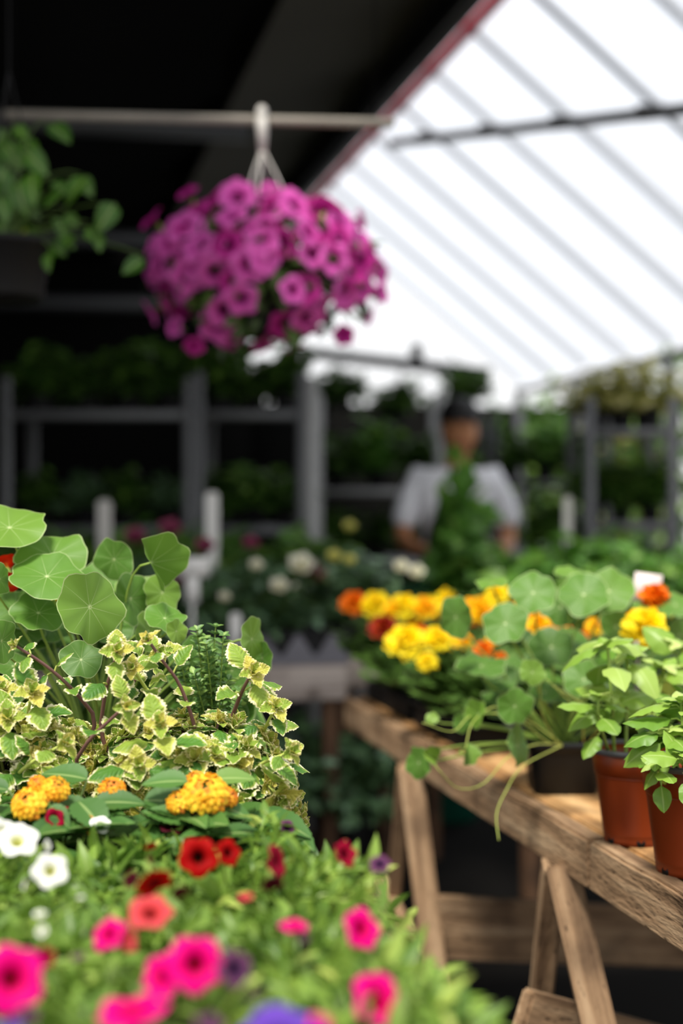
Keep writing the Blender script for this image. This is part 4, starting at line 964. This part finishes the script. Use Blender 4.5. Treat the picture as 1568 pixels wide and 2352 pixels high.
def clone(kind, key, loc, label, cat, group, rz=0, s=1, **kw):
    if key not in PROTO: PROTO[key] = bush(kind, **kw); o = PROTO[key]
    else: o = dup(PROTO[key])
    o.location = loc; o.rotation_euler = (0, 0, rz); o.scale = (s, s, s); o['label'] = label; o['category'] = cat; o['group'] = group
    return o
BK = {'rose': dict(seed=101, n=40, rad=.16, hgt=.22, L=.045, mat='bgC'), 'herb': dict(seed=102, n=46, rad=.16, hgt=.34, L=.05, mat='bgB'), 'dark': dict(seed=103, n=26, rad=.16, hgt=.24, L=.07, mat='bgA'),
      'tall': dict(seed=104, n=24, rad=.15, hgt=.36, L=.085, mat='bgT', upright=.15), 'spill': dict(seed=105, n=30, rad=.2, hgt=.26, L=.06, mat='bgA'), 'white': dict(seed=106, n=22, rad=.13, hgt=.18, L=.055, mat='bgB', potmat='white'),
      'yel': dict(seed=107, n=26, rad=.17, hgt=.26, L=.05, mat='bgY'), 'low': dict(seed=108, n=44, rad=.17, hgt=.24, L=.04, mat='bgC')}
KN = {'rose': 'potted_rose', 'herb': 'potted_herb', 'dark': 'leafy_plant', 'tall': 'leafy_seedling', 'spill': 'bushy_plant', 'white': 'leafy_plant', 'yel': 'yellow_shrub', 'low': 'bushy_plant'}
KD = {'rose': 'rose bush', 'herb': 'mid-green herb', 'dark': 'dark leafy plant', 'tall': 'tall green seedling', 'spill': 'spreading bush', 'white': 'white-potted plant', 'yel': 'yellowish shrub', 'low': 'blue-green bushy plant'}
ORD = ['first', 'second', 'third', 'fourth', 'fifth', 'sixth', 'seventh', 'eighth', 'ninth', 'tenth']
gB = np.random.default_rng(200)
def bplant(key, loc, label, group, s=1): return clone(KN[key], key, loc, label, 'plant', group, gB.uniform(-3, 3), s, **BK[key])
# middle table: five rows from front to back
MT = {}
rows = [(4.18, 'rose', .0), (4.50, 'rose', .1), (4.85, 'herb', .0), (5.2, 'herb', .12), (5.5, 'tall', 0)]
rn = ['front row', 'row two', 'row three', 'row four', 'back row']
for ri, (v, key, off) in enumerate(rows):
    for ci in range(6):
        u = (.36, .30, .02, -.02, -.06)[ri]+ci*(.17, .19, .2, .2, .2)[ri]
        if u > .86: continue
        s = gB.uniform(.88, 1.1)
        MT[ri, ci] = bplant(key, Q(u, v+gB.uniform(-.03, .03), ZT+(.004 if ri == 0 else 0)), '%s, %s from left in %s on the grey table' % (KD[key], ORD[ci], rn[ri]), 'plants on the grey table', s)
def bloom(px, py, w, Y, mesh, ri, ci, lab=None):
    pl = MT.get((ri, ci)); 
    if pl is None: return
    p = Matrix.LocRotScale(pl.location, pl.rotation_euler, pl.scale).inverted() @ Vector(P(px, py, Y)); d = Matrix.Rotation(-pl.rotation_euler.z, 3, 'Z') @ Vector((.1, -.8, .7))
    flower_at(pl, (0, 0, 0), p, d, w/2*Y/F/pl.scale[0], '', name='bloom', mesh=ROSE[mesh], calm=MCAL)
    q = np.array(p)-nrm(np.array(d))*.02; mb = MB(); tube(mb, bez((0, 0, .085), (q[0]*.5, q[1]*.5, q[2]*.8), q, 7), .0022, 5); mb.build('flower_stalk', M['stemD'], pl)
for a in [(690, 1306, 66, 4.0, 'f_rose', 0, 2), (766, 1283, 38, 4.1, 'f_roseY', 0, 2), (640, 1352, 48, 3.98, 'f_rose', 0, 1), (588, 1303, 36, 4.0, 'f_rose', 0, 1), (390, 1222, 56, 4.4, 'f_rosep', 1, 0), (470, 1262, 50, 4.3, 'f_rosep', 1, 0), (575, 1255, 42, 4.35, 'f_rosep', 1, 1), (408, 1335, 50, 4.08, 'f_rosep', 0, 0), (310, 1240, 54, 4.5, 'f_rosep', 1, 0), (802, 1290, 30, 4.2, 'f_roseY', 1, 2), (515, 1375, 30, 4.0, 'f_rose', 0, 0)]: bloom(*a)
table('plant_stand', 'narrow grey wooden stand with rose bushes between the grey table and the aisle', .93, 1.14, 4.3, 5.6, ZT-.01, M['woodgrey'], M['wooddark'], None, 6)
for i, (v, key, sc) in enumerate([(4.43, 'rose', 1.05), (4.68, 'rose', 1.1), (4.95, 'herb', 1.0), (5.22, 'herb', 1.05), (5.46, 'tall', 1.)]):
    MT[9, i] = bplant(key, Q(1.03, v, ZT-.01), '%s, %s from the front on the narrow stand beside the aisle' % (KD[key], ORD[i]), 'plants on the narrow stand', sc)
for a in [(920, 1306, 38, 4.33, 'f_rose', 9, 0), (955, 1318, 40, 4.3, 'f_rose', 9, 0), (802, 1213, 32, 4.8, 'f_roseY', 9, 2)]: bloom(*a)
# black carrying tray with grey webbed sides
tb_ = Q(.66, 4.13, ZT)
tr = root('carrying_tray', 'black carrying tray with grey triangular webbing at the corner of the grey table', 'tray', tb_, None, ROT)
mb = MB(); w, l, h = .5, .24, .10
boxv(mb, (-w/2, -l/2, 0), (w/2, l/2, .006)); boxv(mb, (-w/2, -l/2+.006, 0), (w/2, -l/2+.01, h)); boxv(mb, (-w/2, l/2-.004, 0), (w/2, l/2, h)); boxv(mb, (-w/2, -l/2, 0), (-w/2+.004, l/2, h)); boxv(mb, (w/2-.004, -l/2, 0), (w/2, l/2, h)); boxv(mb, (-w/2-.005, -l/2-.004, h-.008), (w/2+.005, -l/2+.01, h), 0, .002)
mb.build('tray_body', M['black'], tr, False)
mb = MB(); n = 5; c = w/n
for k in range(n):
    x = -w/2+c*(k+.5); y0, y1 = -l/2, -l/2+.0065
    V = []
    for y in (y0, y1): V += [(x-c*.44, y, .028), (x+c*.44, y, .028), (x+.006, y, h-.012), (x-.006, y, h-.012)]
    mb.add(V, [(0, 1, 2, 3), (7, 6, 5, 4), (0, 4, 5, 1), (1, 5, 6, 2), (2, 6, 7, 3), (3, 7, 4, 0)])
boxv(mb, (-w/2, -l/2-.002, .0), (w/2, -l/2+.0065, .03), 0, .002)
o = mb.build('webbing', M['greyp'], tr, False); o['label'] = 'grey triangular webbing'
tray('seedling_tray', 'low black tray at the front of the grey table, left of the webbed tray', Q(.12, 4.13, ZT), .5, .24, .09, ROT, 'trays on the grey table')
# plant labels
def stick(px, y0, y1, w, Y, zb, label, mat='white'):
    b = P(px, y1, Y); zt_ = P(px, y0, Y)[2]; b[2] = zb; r = root('plant_label', label, 'label', b, 'plant labels'); mb = MB(); ww = w/2/F*Y
    V = []; prof = [(ww*.25, 0), (ww*.8, (zt_-zb)*.4), (ww, (zt_-zb)*.55), (ww, zt_-zb-ww*.6), (ww*.6, zt_-zb)]
    for y in (-.0012, .0012):
        for s in (-1, 1):
            for x, z in (prof if s < 0 else prof): V.append((s*x, y, z))
    n = 5; Qf = []
    for i in range(4): Qf += [(i, n+i, n+i+1, i+1), (2*n+i, 2*n+i+1, 3*n+i+1, 3*n+i), (i, i+1, 2*n+i+1, 2*n+i), (n+i, 3*n+i, 3*n+i+1, n+i+1)]
    Qf += [(4, n+4, 3*n+4, 2*n+4)]
    mb.add(V, Qf); mb.build('stake', M[mat], r, False)
stick(487, 1130, 1240, 30, 4.78, ZT+.12, 'tall white stake label standing among the herbs on the grey table')
stick(240, 1148, 1235, 32, 5.0, ZT+.07, 'dull white stake label above the nasturtium leaves at the left', 'white2')
stick(1303, 1140, 1210, 20, 4.75, ZT+.15, 'small pale stake label among the tall seedlings at the right', 'white2')
stick(541, 1408, 1450, 26, 4.0, ZT+.06, 'short white stake label at the front rim of the low black tray')
b = P(442, 1392, 4.02); b[2] = ZT+.06
r = root('plant_label', 'white T-shaped plant label beside the dusky pink roses on the grey table', 'label', b, 'plant labels'); z0 = P(0, 1280, 4.02)[2]-b[2]; z1 = P(0, 1325, 4.02)[2]-b[2]
mb = MB(); boxv(mb, (-.048, -.0015, z1), (.048, .0015, z0), 0, .001); mb.build('card', M['white'], r); mb = MB(); boxv(mb, (-.019, -.0012, P(0, 1385, 4.02)[2]-b[2]), (.019, .0012, z1)); boxv(mb, (-.005, -.0012, 0), (.005, .0012, P(0, 1384, 4.02)[2]-b[2])); mb.build('stake', M['white'], r)
# lower shelf of the middle table
for ci in range(3):
    bplant('low', Q(.46+ci*.22, 4.08+.02*ci, .24), 'blue-green bushy plant, %s from the left on the shelf under the grey table' % ORD[ci], 'plants under the grey table', 1.2+.1*ci)
# right table: tall seedlings
for ri in range(3):
    for ci in range(4):
        u = 1.47+ci*.19+(ri % 2)*.08; v = 4.0+ri*.3
        bplant('tall', Q(u, v, ZT-.05), 'tall green seedling, %s from left in the %s of the right table' % (ORD[ci], ['front row', 'middle row', 'rear row'][ri]), 'seedlings on the right table', gB.uniform(.85, 1.08))

bplant('tall', Q(1.50, 4.84, ZT-.05), 'tallest dark seedling at the rear corner of the right table, in front of the person', 'seedlings on the right table', 1.5).scale = (.8, .8, 1.75)
# carts with shelves
def cart(label, x0, x1, Y, dep, ztop, shelves, mat='steel', kp=None, cname='cart', topplants=True, nper=4, keys=('dark',), tops=('spill',), midpost=None, lamps=1.0):
    cx = (x0+x1)/2; b = np.array([cx, Y+dep/2, 0]); r = root('plant_cart', label, 'cart', b, 'steel plant carts')
    hw = (x1-x0)/2
    for sx in (-1, 1):
        for sy in (-1, 1):
            mb = MB(); x, y = sx*hw, sy*dep/2; boxv(mb, (x-.02, y-.014, .12), (x+.02, y+.014, ztop), 0, .003); p = mb.build('post', M[mat], r)
            mb = MB(); tube(mb, [(x-.012, y, .06), (x+.012, y, .06)], .06, 16); mb.build('wheel', M['black'], r)
            mb = MB(); boxv(mb, (x-.016, y-.016, .05), (x+.016, y+.016, .125), 0, .002); mb.build('caster_fork', M['dsteel'], r)
    for k, z in enumerate(shelves):
        mb = MB(); boxv(mb, (-hw, -dep/2, z-.012), (hw, dep/2, z), 0, .002); s = mb.build('shelf', M['dsteel'], r)
        mb = MB(); boxv(mb, (-hw, -dep/2-.012, z-.036), (hw, -dep/2, z), 0, .003); mb.build('lip', M[mat], s)
    for k, z in enumerate(shelves):
        ks = tops if k == len(shelves)-1 else keys
        if z < 1.0: continue                     # hidden behind the tables
        nm = 'top' if k == len(shelves)-1 else 'middle'
        for i in range(nper):
            key = ks[(i+k) % len(ks)]; x = cx-hw+(i+.5)*2*hw/nper; sc = gB.uniform(.85, 1.08) if k == len(shelves)-1 else .8
            bplant(key, (x, Y+dep*.42+gB.uniform(-.06, .06), z), '%s, %s from left on the %s shelf of %s' % (KD[key], ORD[i], nm, cname), 'plants on the carts', sc)
X = lambda px, Y: (px-784)/F*Y
cart('steel plant cart with shelves at the left edge of the view behind the nasturtium', X(14, 5.9), X(432, 5.9), 5.9, .5, 1.80, (.25, .82, 1.18, 1.66-.0), 'steel', cname='the left cart', nper=4, keys=('dark', 'low'), tops=('spill', 'dark'))
cart('narrow steel plant cart below the pink hanging basket', X(440, 5.9)+.03, X(692, 5.9), 5.9, .5, 1.82, (.25, .82, 1.18, 1.66), 'steel', cname='cart under the basket', nper=3, keys=('dark', 'herb'), tops=('spill', 'dark'))
cart('steel plant cart left of the person, half hidden by foliage', X(716, 5.7), X(716, 5.7)+.62, 7.3, .5, 1.85, (.3, 1.0, 1.36), 'steel2', cname='cart left of the person', nper=3, keys=('dark', 'herb'), tops=('spill', 'tall'))
cart('steel plant cart right behind the person holding white pots', X(1135, 7.2), X(1395, 7.2), 7.2, .5, 1.75, (.3, 1.02, 1.40), 'dsteel', cname='cart right of the person', nper=3, keys=('white', 'white', 'herb'), tops=('spill', 'tall'))
cart('steel plant cart at the right edge of the view with yellowish shrubs on top', X(1354, 5.7), X(1546, 5.7), 5.7, .45, 1.70, (.3, .95, 1.20, 1.575), 'steel', cname='the right-hand cart', nper=3, keys=('herb', 'dark'), tops=('yel',))
mb = MB(); p = P(716, 1200, 5.6); boxv(mb, (-.024, -.02, 0), (.024, .02, P(0, 868, 5.6)[2]), 0, .004)
o = mb.build('steel_post', M['steel2']); o.location = (p[0], p[1], 0); tag(o, 'pale upright steel post right of the narrow cart, below the pink basket', 'post')
# hanging plants along the end beam
for i, px in enumerate((745, 790, 905, 925, 1050, 1075)):
    p = P(px, 905, 9.6); p[2] = H+.62+gB.uniform(-.05, .1)
    o = bplant('spill', p, 'dark hanging plant, %s from the left along the black end beam' % ORD[i], 'plants hanging from the end beam', .95)
    mb = MB(); s = o.scale[0]; top = (H+1.1-p[2])/s; tube(mb, [(.05, 0, .08), (0, 0, .3), (0, .2, top)], .004, 5); tube(mb, [(-.05, 0, .08), (0, 0, .3)], .004, 5); w_ = mb.build('hanger_wire', M['black'], o)
# shrubs standing outside behind the open end
def shrub(px, ytop, Y, w, key, label, i):
    top = P(px, ytop, Y); g = np.random.default_rng(300+i); r = root('shrub', label, 'shrub', (top[0], Y, 0), 'shrubs beyond the open end'); fo, st = MB(), MB(); hh = top[2]; W = w/F*Y
    n = int(700)
    for k in range(n):
        d = nrm(g.normal(0, 1, 3)); q = g.uniform(.55, 1.0); p = np.array([d[0]*W*q, d[1]*W*q*.8, hh*.5+d[2]*hh*.5*q]); put(fo, LT_low[k % 2], p, d+g.normal(0, .6, 3), d+np.array([0, 0, .7]), g.uniform(.1, .17), g.uniform(0, 1))
    for k in range(14):
        d = nrm(g.normal(0, 1, 3)); tube(st, bez((0, 0, 0), (d[0]*W*.2, d[1]*W*.2, hh*.4), (d[0]*W*.8, d[1]*W*.7, hh*.5+d[2]*hh*.42), 8), [.03, .008], 5)
    fo.build('foliage', M[key], r); st.build('stems', M['wooddark'], r)
shrub(1530, 800, 11.5, 130, 'bgB', 'tall green shrub outside at the right behind the eave post', 1)
shrub(1400, 868, 12.0, 120, 'bgY', 'pale yellow shrub outside under the eave of the white roof', 2)
shrub(1260, 875, 11.0, 110, 'bgB', 'green shrub outside right of the black end beam', 3)
shrub(820, 905, 12.5, 120, 'bgA', 'dark shrub outside beyond the left end of the black beam', 4)
shrub(985, 920, 12.5, 120, 'bgA', 'dark shrub outside beyond the middle of the black beam', 5)
shrub(1120, 925, 12.0, 100, 'bgB', 'green shrub outside below the right end of the black beam', 6)

# ------------------------------------------------------------------ the person
def skinned(name, verts, edges, radii, mat, parent, sub=2):
    me = bpy.data.meshes.new(name); me.from_pydata([tuple(v) for v in verts], edges, []); o = bpy.data.objects.new(name, me); C.objects.link(o)
    m = o.modifiers.new('Skin', 'SKIN'); sd = o.modifiers.new('Sub', 'SUBSURF'); sd.levels = sd.render_levels = sub
    for i, rr in enumerate(radii):
        sv = me.skin_vertices[0].data[i]; sv.radius = rr if isinstance(rr, tuple) else (rr, rr); sv.use_root = (i == 0)
    dg = bpy.context.evaluated_depsgraph_get(); nm = bpy.data.meshes.new_from_object(o.evaluated_get(dg)); nm.name = name
    o.modifiers.clear(); o.data = nm; nm.materials.clear(); nm.materials.append(mat)
    for p in nm.polygons: p.use_smooth = True
    bpy.data.meshes.remove(me)
    if parent is not None: o.parent = parent
    return o
pb = np.array([X(1045, 6.5), 6.5, 0]); pr_ = root('person', 'person with dark hair in a white short-sleeved shirt tending plants beyond the tables', 'person', pb, None, 0)
V = []; E = []; Rr = []
def sv(p, r, par=None):
    V.append(p); Rr.append(r); i = len(V)-1
    if par is not None: E.append((par, i))
    return i
pel = sv((0, .02, .93), (.15, .11)); w1 = sv((0, .01, 1.08), (.135, .10), pel); ch = sv((0, -.02, 1.28), (.155, .11), w1); nk = sv((0, -.04, 1.43), .06, ch); n2 = sv((0, -.07, 1.49), .052, nk)
jaw = sv((.01, -.10, 1.54), (.062, .07), n2); hd = sv((.012, -.095, 1.625), (.078, .095), jaw); cr = sv((.012, -.08, 1.69), (.06, .075), hd)
nose = sv((.012, -.195, 1.60), .013, hd)
for s in (-1, 1):
    ear = sv((.012+s*.085, -.08, 1.60), (.012, .02), hd)
    sh = sv((s*.165, -.02, 1.385), .062, ch); u1 = sv((s*.215, -.04, 1.27), .05, sh); el = sv((s*(.235 if s > 0 else .245), -.07, 1.12), .041, u1)
    f1 = sv((s*.20, -.20, 1.08), .038, el); wr = sv((s*.14, -.32, 1.07), .026, f1); pm = sv((s*.12, -.375, 1.06), (.034, .018), wr)
    for k, (dx, L) in enumerate(((-.026, .062), (-.009, .072), (.009, .068), (.026, .054))):
        a = sv((s*.115+dx, -.415, 1.058), .0095, pm); c = sv((s*.11+dx, -.415-L*.6, 1.045), .0085, a); sv((s*.105+dx, -.415-L, 1.02), .0075, c)
    a = sv((s*.12-s*.036, -.36, 1.055), .0105, pm); sv((s*.12-s*.056, -.395, 1.045), .009, a)
    hp_ = sv((s*.09, .02, .86), .085, pel); kn = sv((s*.10, -.01, .48), .058, hp_); an = sv((s*.10, .02, .09), .04, kn); sv((s*.11, -.13, .045), (.042, .03), an)
body = skinned('body', V, E, Rr, M['skin'], pr_)
# shirt, trousers, apron, hair, shoes, eyes, mouth
V = []; E = []; Rr = []
a0 = sv((0, .015, .98), (.165, .125)); a1 = sv((0, .005, 1.12), (.155, .118), a0); a2 = sv((0, -.03, 1.29), (.185, .15), a1); a3 = sv((0, -.045, 1.42), (.105, .10), a2)
for s in (-1, 1):
    q = sv((s*.17, -.02, 1.385), .08, a2); q = sv((s*.22, -.04, 1.26), .072, q); sv((s*.242, -.06, 1.15), .064, q)
skinned('shirt', V, E, Rr, M['shirt'], pr_)
V = []; E = []; Rr = []
a0 = sv((0, .02, .95), (.165, .125)); 
for s in (-1, 1):
    q = sv((s*.09, .02, .84), .105, a0); q = sv((s*.10, -.005, .48), .08, q); sv((s*.10, .02, .10), .062, q)
skinned('trousers', V, E, Rr, M['trouser'], pr_)
mb = MB(); nn = 12; V = []
for z, hw, y in ((1.30, .10, -.165), (1.12, .135, -.15), (.98, .17, -.155), (.75, .19, -.17), (.52, .20, -.19)):
    for k in range(nn+1):
        f = k/nn*2-1; V.append((f*hw, y+.06*f*f, z))
m_ = nn+1
V2 = [(x, y-.006, z) for x, y, z in V]; k0 = len(V)
Qf = [(i*m_+j, i*m_+j+1, (i+1)*m_+j+1, (i+1)*m_+j) for i in range(4) for j in range(nn)]
Qf += [(k0+d, k0+c_, k0+b_, k0+a_) for a_, b_, c_, d in Qf]
mb.add(V+V2, Qf); mb.build('apron', M['trouser'], pr_)
mb = MB(); lathe(mb, [(.098, -.012), (.101, .012), (.096, .045), (.078, .078), (.045, .098), (.001, .105)], 28, (.012, -.082, 1.655), .93, 1.12)
tube(mb, [(.012, -.03, 1.70), (.012, -.012, 1.64), (.012, .0, 1.57), (.012, .005, 1.52)], [.07, .085, .075, .05], 18); mb.build('hair', M['hair'], pr_)
for s in (-1, 1):
    V = []; E = []; Rr = []; a0 = sv((s*.10, .05, .045), .045); sv((s*.115, -.16, .04), (.05, .036), a0); skinned('shoe', V, E, Rr, M['trouser'], pr_)
    mb = MB(); lathe(mb, [(.001, -.009), (.007, -.006), (.009, 0), (.007, .006), (.001, .009)], 12, (.012+s*.032, -.178, 1.632)); mb.build('eye', M['hair'], pr_)
mb = MB(); tube(mb, [(-.013, -.168, 1.548), (.012, -.176, 1.546), (.037, -.168, 1.548)], .005, 6); mb.build('mouth', plain('lip', '8a4a40', .5), pr_)
# teal bag on the ground side of the person
mb = MB(); lathe(mb, [(.001, 0), (.16, 0), (.17, .02), (.19, .35), (.175, .78), (.165, .78), (.17, .4), (.15, .05)], 32, sx=1.0, sy=.6, sq=3)
o = mb.build('bag', M['teal']); bp = P(1000, 1300, 5.75); o.location = (bp[0], bp[1], .34); o.location.z = 0; o.scale = (1, 1, 1.2)
tag(o, 'dark teal fabric bag standing in the aisle in front of the person', 'bag')

# ------------------------------------------------------------------ light, world, camera
w = bpy.data.worlds.new('World'); bpy.context.scene.world = w; w.use_nodes = True; nt = w.node_tree; nt.nodes.clear()
out = nt.nodes.new('ShaderNodeOutputWorld'); bg = nt.nodes.new('ShaderNodeBackground'); tc = nt.nodes.new('ShaderNodeTexCoord')
sx = nt.nodes.new('ShaderNodeSeparateXYZ'); nt.links.new(tc.outputs['Generated'], sx.inputs[0])
cloud = nt.nodes.new('ShaderNodeTexNoise'); cloud.inputs['Scale'].default_value = 2.2; cloud.inputs['Detail'].default_value = 4; nt.links.new(tc.outputs['Generated'], cloud.inputs['Vector'])
c1 = ramp(nt, sx.outputs[2], [(0, (1, 1, 1, 1)), (.4, (.92, .95, 1, 1)), (.7, (.55, .6, .68, 1)), (1, (.5, .56, .66, 1))])
col = mixc(nt, ramp(nt, cloud.outputs[0], [(.4, (0, 0, 0, 1)), (.65, (1, 1, 1, 1))]), c1, (1, 1, 1, 1))
nt.links.new(col, bg.inputs[0]); bg.inputs[1].default_value = 1.05; nt.links.new(bg.outputs[0], out.inputs[0])
def sun(az, el, strength, ang, col):
    l = bpy.data.lights.new('sun', 'SUN'); l.energy = strength; l.angle = math.radians(ang); l.color = col
    o = bpy.data.objects.new('sun', l); C.objects.link(o)
    d = Vector((math.sin(az)*math.cos(el), math.cos(az)*math.cos(el), math.sin(el)))     # towards the sun
    o.rotation_euler = d.to_track_quat('Z', 'Y').to_euler(); o.location = d*20
sun(math.radians(205), math.radians(62), 4.6, 12, (1, .95, .86))

cd = bpy.data.cameras.new('camera'); co = bpy.data.objects.new('camera', cd); C.objects.link(co)
co.location = (0, 0, H); co.rotation_euler = (PI/2, 0, 0)
cd.sensor_fit = 'VERTICAL'; cd.sensor_height = 36; cd.sensor_width = 24; cd.lens = F*36/2352
cd.clip_start = .05; cd.clip_end = 200
cd.dof.use_dof = True; cd.dof.focus_distance = 1.56; cd.dof.aperture_fstop = 2.15
s = bpy.context.scene; s.camera = co
s.view_settings.view_transform = 'Standard'; s.view_settings.look = 'None'; s.view_settings.gamma = 1; s.view_settings.exposure = .18
s.cycles.max_bounces = 8; s.cycles.transparent_max_bounces = 12; s.cycles.caustics_reflective = False; s.cycles.caustics_refractive = False
